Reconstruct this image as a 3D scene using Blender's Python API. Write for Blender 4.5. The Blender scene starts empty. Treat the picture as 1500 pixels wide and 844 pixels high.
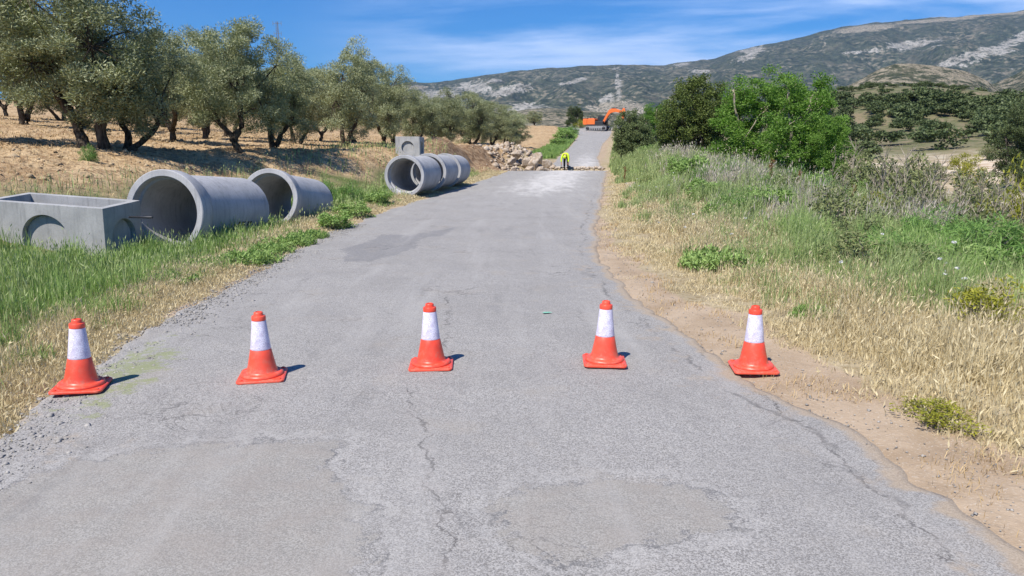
import bpy, bmesh, math, random
import numpy as np
from mathutils import Vector, Matrix
rng = np.random.default_rng(7)
random.seed(7)
S = bpy.context.scene
COL = S.collection
rad = math.radians

HAZE, SKY_STR, SUN_STR, EXPO, SKY_MUL = 0.000062, 0.10, 4.2, 0.63, (.13, .45, .86)
F_PX, PITCH, CAM_H = 1080.0, rad(11.0), 1.70
cP, sP = math.cos(PITCH), math.sin(PITCH)
def ray(px, py):
    u = (px - 750) / F_PX; v = -(py - 422) / F_PX
    return np.array([u, cP + v * sP, -sP + v * cP])
def at(px, py, Y):
    d = ray(px, py); t = Y / d[1]
    return np.array([0, 0, CAM_H]) + d * t

# ------------------------------------------------------------------ noise
_perm = np.random.default_rng(3).permutation(256)
_perm = np.concatenate([_perm, _perm, _perm])
_g = np.random.default_rng(5).uniform(-1, 1, 256)
def vnoise(x, y):
    x = np.asarray(x, float); y = np.asarray(y, float)
    xi = np.floor(x).astype(int); yi = np.floor(y).astype(int)
    fx = x - xi; fy = y - yi
    fx = fx*fx*fx*(fx*(fx*6-15)+10); fy = fy*fy*fy*(fy*(fy*6-15)+10)
    h = lambda a, b: _g[_perm[(_perm[a & 255] + (b & 255))]]
    a = h(xi, yi); b = h(xi+1, yi); c = h(xi, yi+1); d = h(xi+1, yi+1)
    return (a*(1-fx)+b*fx)*(1-fy) + (c*(1-fx)+d*fx)*fy
def fbm(x, y, o=4, g=0.5):
    s = 0; a = 1; f = 1; n = 0
    for k in range(o):
        s = s + a*vnoise(x*f+17.3*k, y*f-9.1*k); n += a; a *= g; f *= 2.03
    return s/n
def sm(a, b, x):
    t = np.clip((np.asarray(x, float)-a)/(b-a), 0, 1)
    return t*t*(3-2*t)

# ------------------------------------------------------------------ terrain
_EY = [-20, 0, 2.9, 4, 5, 6.5, 8, 11, 14.5, 19, 25, 35, 49, 54, 75, 108, 130, 150, 170, 260]
_EL = [-2.9, -2.9, -2.95, -3.02, -3.18, -3.37, -3.48, -3.54, -3.6, -3.36, -2.65, -1.6, -0.2, 2.7, 4.6, 8.7, 11.5, 12.0, 13, 20]
_ER = [2.6, 2.35, 2.2, 2.08, 1.8, 1.58, 1.38, 1.38, 1.66, 2.25, 3.05, 4.4, 6.3, 6.6, 8.6, 13.1, 17, 20, 23, 30]
_SY = [-20, 0, 3.6, 4.3, 5.3, 6.5, 8.8, 11, 15.8, 21.4, 30, 60, 150, 300]
_SR = [3.2, 3.0, 2.72, 2.52, 2.28, 2.22, 2.06, 1.9, 2.3, 2.85, 4.0, 7.6, 20.4, 33]
def XL(y): return np.interp(y, _EY, _EL)
def XR(y): return np.interp(y, _EY, _ER)
def XS(y): return np.maximum(np.interp(y, _SY, _SR), XR(y)+0.12)
def zroad(y):
    y = np.asarray(y, float)
    t = np.clip((y-45)/105, 0, 1.25)
    return 4.7*t**1.9*np.where(y > 152, 1-0.0, 1) - sm(150, 190, y)*2.2
def T(x, y, detail=True):
    x = np.asarray(x, float); y = np.asarray(y, float)
    zr = zroad(y); sl = XL(y)-x; sr = x-XR(y)
    # left side: verge, ditch, bank, sloping olive field
    se = sl*(1+1.1*sm(25, 37, y))
    A = 1-0.30*sm(45, 60, y)-0.45*sm(60, 95, y)
    L = np.interp(se, [0, .6, 2, 3.8, 4.8, 7, 9], [0, 0, -.1, -.08, .12, 1.1, 1.5])*A + np.interp(sl, [0, 9, 60, 200, 3000], [0, 0, 3.9, 7, 20])
    mound = 0.75*np.exp(-((x+4.3)/1.5)**2-((y-46)/3.0)**2) + 0.5*np.exp(-((x+2.3)/1.5)**2-((y-50)/3.2)**2) + (.28*fbm(x*1.3, y*1.1+8, 3))*np.exp(-((x+3.2)/3)**2-((y-47)/5)**2)
    mound = mound + 1.35*np.exp(-((x-.7)/1.7)**2-((y-55.6)/2.0)**2)
    L = L + mound*sm(0.3, 1.6, sl)
    # right side: verge, gully, far slope
    B = 0.62*sm(12, 40, y)
    R = np.interp(sr, [0, 1, 3, 5, 8, 12, 18, 26, 50, 80, 150, 400, 3000], [0, .02, .08, -.03, -.6, -1.5, -2.3, -2.3, -.6, .6, 3, 5, 5])
    R = R + B*sm(.4, 3.2, sr)*(1-sm(7, 16, sr))
    u0 = 100; dx = x-u0
    hill = 12.2*np.exp(-np.where(dx < 0, (dx/46)**2, (dx/31)**2))*np.exp(-np.where(y < 215, ((y-215)/62)**2, ((y-215)/120)**2))
    R = R + hill*sm(30, 60, sr)
    z = zr + np.where(sl > 0, L, np.where(sr > 0, R, 0))
    far = sm(190, 420, y)*(1-sm(0.2, .9, hill/18))
    z = z*(1-far) + far*(-4)
    onroad = (sl <= 0) & (sr <= 0)
    z = z - .38*sm(49.9, 50.4, y)*sm(54.3, 53.2, y)*sm(1.6, .6, sl)*sm(.8, .1, sr)
    if detail:
        off = np.maximum(np.maximum(sl, sr), 0)
        k = np.where(sr > 0, sm(.5, 2.4, sr), sm(0.0, 1.6, off))
        n = 0.07*fbm(x*1.3, y*1.3, 3) + 0.05*fbm(x*5+3, y*5, 2)
        fld = sm(6.5, 9, np.where(sl > 0, se, 0))
        n = n + fld*(0.10*fbm(x*1.1+40, y*1.1, 4) + 0.05*fbm(x*7, y*7+5, 2)) + 0.5*fbm(x/18, y/18, 3)*sm(20, 60, off)
        z = z + k*n
    return np.where(onroad, z-0.03, z-0.012*(1-sm(0, .5, np.maximum(sl, sr))))
def Tz(x, y): return float(T(np.array([x]), np.array([y]))[0])
def on(px, Y):             # terrain point at forward distance Y seen in pixel column px
    x = 0.0
    for _ in range(6):
        x = (px-750)/F_PX*(Y*cP+(CAM_H-Tz(x, Y))*sP)
    return Vector((x, Y, Tz(x, Y)))
def gpt(px, py):           # point of level ground under a pixel
    d = ray(px, py); t = CAM_H/-d[2]
    return d[0]*t, d[1]*t

# ------------------------------------------------------------------ object helpers
def tag(o, label=None, cat=None, group=None, kind=None):
    if label: o['label'] = label
    if cat: o['category'] = cat
    if group: o['group'] = group
    if kind: o['kind'] = kind
    return o
def thing(name, label, cat, loc=(0, 0, 0), rot=(0, 0, 0), group=None, scale=1.0):
    o = bpy.data.objects.new(name, None); COL.objects.link(o)
    o.empty_display_size = .2
    o.location = loc; o.rotation_euler = rot
    o.scale = (scale,)*3 if np.isscalar(scale) else scale
    return tag(o, label, cat, group)
def link(name, me, mat=None, parent=None, smooth=None):
    o = bpy.data.objects.new(name, me); COL.objects.link(o)
    if mat: me.materials.clear(); me.materials.append(mat)
    if parent: o.parent = parent
    if smooth is not None:
        me.polygons.foreach_set('use_smooth', np.full(len(me.polygons), smooth))
    return o
def dup(root, loc, rot=(0, 0, 0), scale=1.0, label=None, group=None):
    r = root.copy(); COL.objects.link(r)
    r.location = loc; r.rotation_euler = rot
    r.scale = (scale,)*3 if np.isscalar(scale) else scale
    if label: r['label'] = label
    if group: r['group'] = group
    for ch in list(root.children):
        c = ch.copy(); COL.objects.link(c); c.parent = r
        for g in ch.children:
            d = g.copy(); COL.objects.link(d); d.parent = c
    return r
def mesh_np(name, V, loops, totals, attrs=None):
    me = bpy.data.meshes.new(name)
    V = np.asarray(V, np.float32); loops = np.asarray(loops, np.int32).ravel(); totals = np.asarray(totals, np.int32)
    me.vertices.add(len(V)); me.vertices.foreach_set('co', V.ravel())
    me.loops.add(len(loops)); me.loops.foreach_set('vertex_index', loops)
    starts = np.concatenate([[0], np.cumsum(totals)[:-1]]).astype(np.int32)
    me.polygons.add(len(totals)); me.polygons.foreach_set('loop_start', starts); me.polygons.foreach_set('loop_total', totals)
    for k, a in (attrs or {}).items():
        at_ = me.attributes.new(k, 'FLOAT', 'POINT'); at_.data.foreach_set('value', np.asarray(a, np.float32))
    me.update(calc_edges=True); me.validate()
    return me
def grid_np(name, X, Y, Z, attrs=None, smooth=True):
    n, m = X.shape
    V = np.stack([X.ravel(), Y.ravel(), Z.ravel()], 1)
    i = np.arange(n*m).reshape(n, m)
    q = np.stack([i[:-1, :-1], i[:-1, 1:], i[1:, 1:], i[1:, :-1]], -1).reshape(-1, 4)
    me = mesh_np(name, V, q, np.full(len(q), 4), {k: a.ravel() for k, a in (attrs or {}).items()})
    me.polygons.foreach_set('use_smooth', np.full(len(me.polygons), smooth))
    return me
class MB:                                   # shape collector -> one mesh
    def __init__(s): s.v = []; s.f = []
    def add(s, vs, fs, M=None):
        b = len(s.v)
        for v in vs:
            v = Vector(v); s.v.append(tuple(M @ v if M else v))
        s.f += [tuple(b+i for i in f) for f in fs]
    def box(s, c, d, M=None, taper=(1, 1)):
        x, y, z = d[0]/2, d[1]/2, d[2]/2; tx, ty = taper
        vs = [(-x, -y, -z), (x, -y, -z), (x, y, -z), (-x, y, -z), (-x*tx, -y*ty, z), (x*tx, -y*ty, z), (x*tx, y*ty, z), (-x*tx, y*ty, z)]
        vs = [(a+c[0], b_+c[1], c_+c[2]) for a, b_, c_ in vs]
        s.add(vs, [(0, 3, 2, 1), (4, 5, 6, 7), (0, 1, 5, 4), (1, 2, 6, 5), (2, 3, 7, 6), (3, 0, 4, 7)], M)
    def prism(s, pts, y0, y1, M=None):      # outline in xz extruded along y
        n = len(pts)
        vs = [(p[0], y0, p[1]) for p in pts]+[(p[0], y1, p[1]) for p in pts]
        fs = [tuple(range(n)), tuple(range(2*n-1, n-1, -1))]+[(i, i+n, (i+1) % n+n, (i+1) % n) for i in range(n)]
        s.add(vs, fs, M)
    def lathe(s, prof, n=32, M=None, closed=False):
        vs = []; m = len(prof)
        for r, z in prof:
            for k in range(n):
                a = 2*math.pi*k/n; vs.append((r*math.cos(a), r*math.sin(a), z))
        fs = []
        for j in range(m if closed else m-1):
            j2 = (j+1) % m
            for k in range(n):
                k2 = (k+1) % n; fs.append((j*n+k, j*n+k2, j2*n+k2, j2*n+k))
        if not closed:
            if prof[0][0] > 1e-4: fs.append(tuple(range(n-1, -1, -1)))
            if prof[-1][0] > 1e-4: fs.append(tuple((m-1)*n+k for k in range(n)))
        s.add(vs, fs, M)
    def tube(s, pts, rs, n=6, M=None):
        pts = [Vector(p) for p in pts]; vs = []; up = Vector((.31, .17, .93))
        for i, p in enumerate(pts):
            d = (pts[min(i+1, len(pts)-1)]-pts[max(i-1, 0)]).normalized()
            a = d.cross(up)
            if a.length < 1e-3: a = d.cross(Vector((1, 0, 0)))
            a.normalize(); b = d.cross(a)
            for k in range(n):
                t = 2*math.pi*k/n; vs.append(p+(a*math.cos(t)+b*math.sin(t))*rs[i])
        fs = [(j*n+k, j*n+(k+1) % n, (j+1)*n+(k+1) % n, (j+1)*n+k) for j in range(len(pts)-1) for k in range(n)]
        fs += [tuple(range(n-1, -1, -1)), tuple((len(pts)-1)*n+k for k in range(n))]
        s.add(vs, fs, M)
    def mesh(s, name):
        me = bpy.data.meshes.new(name); me.from_pydata(s.v, [], s.f); me.update()
        bm = bmesh.new(); bm.from_mesh(me); bmesh.ops.recalc_face_normals(bm, faces=bm.faces); bm.to_mesh(me); bm.free()
        return me
    def build(s, name, mat, parent=None, smooth=False, bevel=0, auto=None):
        o = link(name, s.mesh(name), mat, parent, smooth)
        if bevel:
            b = o.modifiers.new('bevel', 'BEVEL'); b.width = bevel; b.segments = 2; b.limit_method = 'ANGLE'; b.angle_limit = rad(35)
        if auto: sharp(o.data, auto)
        return o
def sharp(me, deg):
    bm = bmesh.new(); bm.from_mesh(me)
    for e in bm.edges:
        if len(e.link_faces) == 2 and e.calc_face_angle(0) > rad(deg): e.smooth = False
    for f in bm.faces: f.smooth = True
    bm.to_mesh(me); bm.free()
def baked(o):                               # apply an object's modifiers, return a plain mesh
    dg = bpy.context.evaluated_depsgraph_get(); dg.update()
    return bpy.data.meshes.new_from_object(o.evaluated_get(dg))

# ------------------------------------------------------------------ material helper
class NT:
    def __init__(s, name):
        s.m = bpy.data.materials.new(name); s.m.use_nodes = True; s.t = s.m.node_tree; s.t.nodes.clear()
        s.out = s.n('ShaderNodeOutputMaterial')
    def n(s, t, **k):
        x = s.t.nodes.new(t)
        for a, b in k.items(): setattr(x, a, b)
        return x
    def set(s, sock, v):
        if hasattr(v, 'is_output'): s.t.links.new(v, sock)
        else:
            if sock.type == 'RGBA' and not np.isscalar(v) and len(v) == 3: v = (*v, 1)
            sock.default_value = v
    def pos(s): return s.n('ShaderNodeNewGeometry').outputs['Position']
    def obj(s): return s.n('ShaderNodeTexCoord').outputs['Object']
    def island(s): return s.n('ShaderNodeNewGeometry').outputs['Random Per Island']
    def objrand(s): return s.n('ShaderNodeObjectInfo').outputs['Random']
    def attr(s, a): return s.n('ShaderNodeAttribute', attribute_name=a).outputs['Fac']
    def map(s, vec, scale=(1, 1, 1), loc=(0, 0, 0)):
        x = s.n('ShaderNodeMapping'); s.set(x.inputs['Vector'], vec); x.inputs['Scale'].default_value = scale; x.inputs['Location'].default_value = loc
        return x.outputs[0]
    def noise(s, vec, scale, detail=3, rough=.5, dist=0):
        x = s.n('ShaderNodeTexNoise'); s.set(x.inputs['Vector'], vec); x.inputs['Scale'].default_value = scale
        x.inputs['Detail'].default_value = detail; x.inputs['Roughness'].default_value = rough; x.inputs['Distortion'].default_value = dist
        return x.outputs['Fac']
    def voro(s, vec, scale, feature='F1', out='Distance'):
        x = s.n('ShaderNodeTexVoronoi', feature=feature); s.set(x.inputs['Vector'], vec); x.inputs['Scale'].default_value = scale
        return x.outputs[out]
    def ramp(s, f, a, b, lo=0., hi=1.):
        x = s.n('ShaderNodeMapRange', interpolation_type='SMOOTHSTEP'); s.set(x.inputs[0], f)
        for i, v in enumerate((a, b, lo, hi)): x.inputs[1+i].default_value = v
        return x.outputs[0]
    def mix(s, f, a, b, mode='MIX'):
        x = s.n('ShaderNodeMix', data_type='RGBA', blend_type=mode); s.set(x.inputs[0], f)
        s.set(x.inputs[6], a); s.set(x.inputs[7], b); return x.outputs[2]
    def math(s, op, a, b=0., c=0.):
        x = s.n('ShaderNodeMath', operation=op)
        s.set(x.inputs[0], a); s.set(x.inputs[1], b); s.set(x.inputs[2], c); return x.outputs[0]
    def bump(s, h, strength=.5, dist=.02, normal=None):
        x = s.n('ShaderNodeBump'); s.set(x.inputs['Height'], h); x.inputs['Strength'].default_value = strength; x.inputs['Distance'].default_value = dist
        if normal: s.set(x.inputs['Normal'], normal)
        return x.outputs[0]
    def bsdf(s, col, rough=.8, spec=.3, normal=None, metal=0., trans=0., transcol=None):
        p = s.n('ShaderNodeBsdfPrincipled'); s.set(p.inputs['Base Color'], col); s.set(p.inputs['Roughness'], rough)
        p.inputs['Specular IOR Level'].default_value = spec; s.set(p.inputs['Metallic'], metal)
        if normal: s.set(p.inputs['Normal'], normal)
        r = p.outputs[0]
        if trans:
            t = s.n('ShaderNodeBsdfTranslucent'); s.set(t.inputs[0], transcol or col)
            m = s.n('ShaderNodeMixShader'); m.inputs[0].default_value = trans
            s.t.links.new(r, m.inputs[1]); s.t.links.new(t.outputs[0], m.inputs[2]); r = m.outputs[0]
        s.t.links.new(r, s.out.inputs['Surface']); return s.m

def srgb(r, g, b):
    f = lambda c: c/12.92 if c <= .04045 else ((c+.055)/1.055)**2.4
    return tuple(f(v/255) for v in (r, g, b))
# ================================================================== materials
def leaf_mat(name, dark, light, trans=.25, tcol=None, rough=.55, spec=.25):
    t = NT(name)
    f = t.math('ADD', t.math('MULTIPLY', t.island(), .50), t.math('MULTIPLY', t.attr('tint'), .45))
    f = t.math('ADD', f, t.math('MULTIPLY', t.math('SUBTRACT', t.objrand(), .35), .22))
    c = t.mix(f, dark, light)
    return t.bsdf(c, rough, spec, trans=trans, transcol=tcol)
M_OLIVE = leaf_mat('olive_leaf', (.11, .132, .052), (.56, .585, .33), .26, (.16, .20, .05), .5, .35)
M_OAK = leaf_mat('holm_oak_leaf', (.035, .058, .013), (.17, .215, .05), .18)
M_OAKB = leaf_mat('evergreen_bush_leaf', (.055, .085, .028), (.25, .30, .12), .18)
M_ALMOND = leaf_mat('bright_leaf', (.06, .14, .022), (.25, .40, .075), .35, (.16, .36, .03))
M_SCRUB = leaf_mat('scrub_leaf', (.10, .13, .045), (.27, .29, .12), .2)
M_FENNEL = leaf_mat('fennel_leaf', (.10, .21, .045), (.29, .46, .12), .3)
M_BROOM = leaf_mat('broom_leaf', (.19, .21, .02), (.42, .40, .05), .25)
M_HILLTREE = leaf_mat('hill_tree_leaf', (.04, .065, .022), (.15, .185, .07), .12)
M_GREENG = leaf_mat('green_grass', (.13, .25, .045), (.44, .58, .20), .3, (.22, .33, .06), .6, .2)
M_DRYG = leaf_mat('dry_grass', (.42, .33, .17), (.80, .69, .44), .25, (.66, .55, .30), .7, .15)
M_GREYG = leaf_mat('grey_dry_grass', (.27, .225, .17), (.56, .50, .41), .2, (.42, .34, .26), .8, .1)
M_MIXG = leaf_mat('pale_green_grass', (.15, .235, .065), (.50, .56, .26), .28, (.3, .36, .1), .6, .15)
M_STRAW = leaf_mat('straw_litter', (.30, .19, .085), (.66, .50, .27), .1, None, .8, .1)
M_RUST = leaf_mat('dock_seed', (.14, .05, .02), (.30, .12, .05), .1)

def bark(name, a, b):
    t = NT(name); p = t.obj()
    n = t.noise(t.map(p, (6, 6, 1.6)), 3, 5, .65)
    return t.bsdf(t.mix(t.ramp(n, .35, .65), a, b), .9, .1, t.bump(n, .8, .03))
M_BARK = bark('olive_bark', (.035, .026, .018), (.12, .095, .07))
M_TWIG = bark('grey_twig', (.22, .18, .13), (.44, .38, .30))
M_OAKBARK = bark('oak_bark', (.05, .04, .03), (.14, .115, .09))

def concrete(name, a, b):
    t = NT(name); p = t.obj()
    n1 = t.noise(p, 2.2, 5, .6); n2 = t.noise(p, 45, 3, .6); n3 = t.noise(t.map(p, (5, 5, .6)), 3, 3, .6)
    pores = t.ramp(t.voro(p, 38), .05, .13, 0, 1)
    pmask = t.ramp(t.noise(p, 9, 2), .5, .62)
    c = t.mix(t.ramp(n1, .3, .72), a, b)
    c = t.mix(t.ramp(n3, .48, .70, 0, .6), c, tuple(x*.72 for x in a))
    c = t.mix(t.ramp(n2, .35, .75, 0, .3), c, tuple(x*.7 for x in a))
    hole = t.math('MULTIPLY', t.math('SUBTRACT', 1.0, pores), pmask)
    c = t.mix(t.math('MULTIPLY', hole, .6), c, (.12, .12, .12))
    h = t.math('SUBTRACT', t.math('MULTIPLY', n2, .5), hole)
    return t.bsdf(c, .85, .25, t.bump(h, .5, .006))
M_PIPE = concrete('pipe_concrete', (.36, .357, .362), (.49, .483, .483))
M_BOXC = concrete('chamber_concrete', (.33, .33, .325), (.45, .445, .435))

def plain(name, col, rough=.5, spec=.4, metal=0., n=.12, scale=30):
    t = NT(name); k = t.noise(t.obj(), scale, 4, .6)
    c = t.mix(t.ramp(k, .3, .75), tuple(x*(1-n) for x in col), tuple(min(1, x*(1+n)) for x in col))
    return t.bsdf(c, t.ramp(k, .3, .7, rough*.85, min(1, rough*1.15)), spec, metal=metal)
def cone_orange():
    t = NT('cone_plastic'); p0 = t.obj(); p = p0
    ov = t.n('ShaderNodeVectorMath', operation='ADD'); t.set(ov.inputs[0], p0); cx = t.n('ShaderNodeCombineXYZ'); t.set(cx.inputs[0], t.math('MULTIPLY', t.objrand(), 9.)); t.t.links.new(cx.outputs[0], ov.inputs[1]); p = ov.outputs[0]
    z = t.n('ShaderNodeSeparateXYZ'); t.set(z.inputs[0], p0)
    n = t.noise(p, 14, 5, .65)
    c = t.mix(t.ramp(n, .35, .7), (.80, .062, .030), (.86, .085, .042))
    c = t.mix(t.math('MULTIPLY', t.objrand(), .35), c, (.84, .15, .085))
    dirt = t.math('MULTIPLY', t.ramp(z.outputs[2], .02, .26, 1, .12), t.ramp(t.noise(p, 22, 5, .75), .46, .70))
    c = t.mix(t.math('MULTIPLY', dirt, .45), c, (.38, .28, .2))
    sc = t.ramp(t.noise(t.map(p, (60, 60, 7)), 2, 3, .7), .66, .72)
    c = t.mix(t.math('MULTIPLY', sc, .25), c, (.85, .35, .28))
    return t.bsdf(c, .38, .45, t.bump(t.noise(p, 50, 2), .08, .004))
M_CONE = cone_orange()
def reflective():
    t = NT('reflective_sheeting'); p = t.n('ShaderNodeTexCoord').outputs['UV']
    v = t.voro(t.map(p, (34, 30, 1)), 1.0, 'DISTANCE_TO_EDGE')
    g = t.ramp(v, .03, .10)
    n = t.noise(t.obj(), 18, 4, .6)
    c = t.mix(g, (.50, .46, .58), t.mix(t.ramp(n, .38, .62), (.62, .57, .68), (.80, .77, .87)))
    return t.bsdf(c, .35, .5)
M_REFL = reflective()
M_ORANGE = plain('excavator_orange', (.80, .17, .035), .45)
M_BLACK = plain('black_paint', (.03, .03, .033), .5)
M_STEEL = plain('track_steel', (.33, .32, .31), .6, .4, .3, .35, 9)
M_GLASS = plain('dark_cab_glass', (.02, .03, .035), .08, .6)
M_MAST = plain('mast_steel', (.20, .21, .23), .6)
M_ROD = plain('dark_steel_rod', (.05, .05, .055), .5, .4, .4)
M_HIVIS = plain('hi_vis_fabric', (.62, .82, .05), .8, .2)
M_TROUSER = plain('dark_work_trousers', (.022, .026, .034), .9, .1)
M_SKIN = plain('skin', (.46, .26, .17), .6, .3)
M_BOOT = plain('boot_leather', (.06, .045, .03), .8, .2)
M_WOOD = plain('tool_wood', (.30, .20, .11), .7, .2)

def rock_mat():
    t = NT('rock_stone'); p = t.obj()
    n = t.noise(p, 2.4, 6, .65); v = t.noise(p, 11, 5, .7)
    c = t.mix(t.ramp(n, .32, .68), (.34, .25, .17), (.58, .50, .41))
    c = t.mix(t.ramp(v, .5, .75, 0, .5), c, (.24, .18, .12))
    return t.bsdf(c, .9, .15, t.bump(v, .7, .06))
M_ROCK = rock_mat()
M_GRAVEL = leaf_mat('gravel_stone', (.17, .16, .145), (.46, .43, .39), 0, None, .9, .2)
M_CLOD = leaf_mat('earth_clod', (.27, .19, .11), (.52, .40, .25), 0, None, .95, .1)

def ground_mat():
    t = NT('ground_soil'); p = t.pos()
    big = t.noise(p, .25, 5, .6); mid = t.noise(p, 1.7, 5, .62); fine = t.noise(p, 14, 5, .7); grit = t.noise(p, 70, 3, .65)
    # dry grass litter on the verge
    base = t.mix(t.ramp(mid, .35, .65), (.33, .27, .17), (.46, .38, .25))
    base = t.mix(t.ramp(fine, .45, .7), base, (.22, .16, .08))
    # green thatch
    green = t.mix(t.ramp(fine, .35, .7), (.07, .10, .03), (.17, .20, .07))
    c = t.mix(t.math('MULTIPLY', t.attr('m_green'), t.ramp(mid, .35, .6, .55, 1)), base, green)
    # straw covered olive field
    straw = t.mix(t.ramp(mid, .38, .62), (.33, .215, .115), (.52, .37, .21))
    straw = t.mix(t.ramp(fine, .40, .62), straw, (.58, .43, .25))
    straw = t.mix(t.ramp(t.noise(p, 4.5, 4, .65), .50, .64, 0, .8), straw, (.22, .13, .068))
    straw = t.mix(t.ramp(t.noise(p, .7, 4, .6), .48, .62, 0, .55), straw, (.27, .165, .085))
    c = t.mix(t.attr('m_field'), c, straw)
    # turned earth
    earth = t.mix(t.ramp(t.noise(p, 3.2, 5, .7), .35, .66), (.17, .10, .055), (.40, .28, .17))
    c = t.mix(t.ramp(t.math('ADD', t.attr('m_earth'), t.math('MULTIPLY', t.math('SUBTRACT', mid, .5), .8)), .35, .65), c, earth)
    # sandy shoulder
    soil = t.mix(t.ramp(mid, .3, .7), (.32, .235, .155), (.44, .34, .24))
    soil = t.mix(t.ramp(fine, .5, .75, 0, .4), soil, (.33, .25, .175))
    soil = t.mix(t.ramp(grit, .56, .68, 0, .7), soil, (.52, .45, .36))
    soil = t.mix(t.ramp(t.voro(p, 28), .06, .14, .75, 0), soil, (.50, .46, .40))
    c = t.mix(t.ramp(t.math('ADD', t.attr('m_soil'), t.math('MULTIPLY', t.math('SUBTRACT', mid, .5), .9)), .35, .62), c, soil)
    # pale eroded earth of the far bank
    cream = t.mix(t.ramp(t.noise(p, .5, 5, .7), .35, .6), (.40, .29, .18), (.66, .56, .43))
    c = t.mix(t.ramp(t.math('ADD', t.attr('m_cream'), t.math('MULTIPLY', t.math('SUBTRACT', big, .5), 1.2)), .4, .6), c, cream)
    hs = t.mix(t.ramp(t.noise(p, .12, 6, .65), .35, .65), (.225, .18, .115), (.15, .15, .08))
    hs = t.mix(t.ramp(t.noise(p, .55, 4, .7), .46, .62), hs, (.09, .105, .045))
    c = t.mix(t.attr('m_hill'), c, hs)
    h = t.math('ADD', t.math('MULTIPLY', fine, .6), t.math('MULTIPLY', grit, .3))
    nb = t.bump(h, .55, .035)
    nb = t.bump(t.noise(p, 3.0, 5, .65), 1.0, .2, nb)
    t.set(nb.node.inputs['Strength'], t.math('ADD', .12, t.math('MULTIPLY', t.attr('m_field'), .65)))
    return t.bsdf(c, .95, .1, nb)
M_GROUND = ground_mat()

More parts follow.
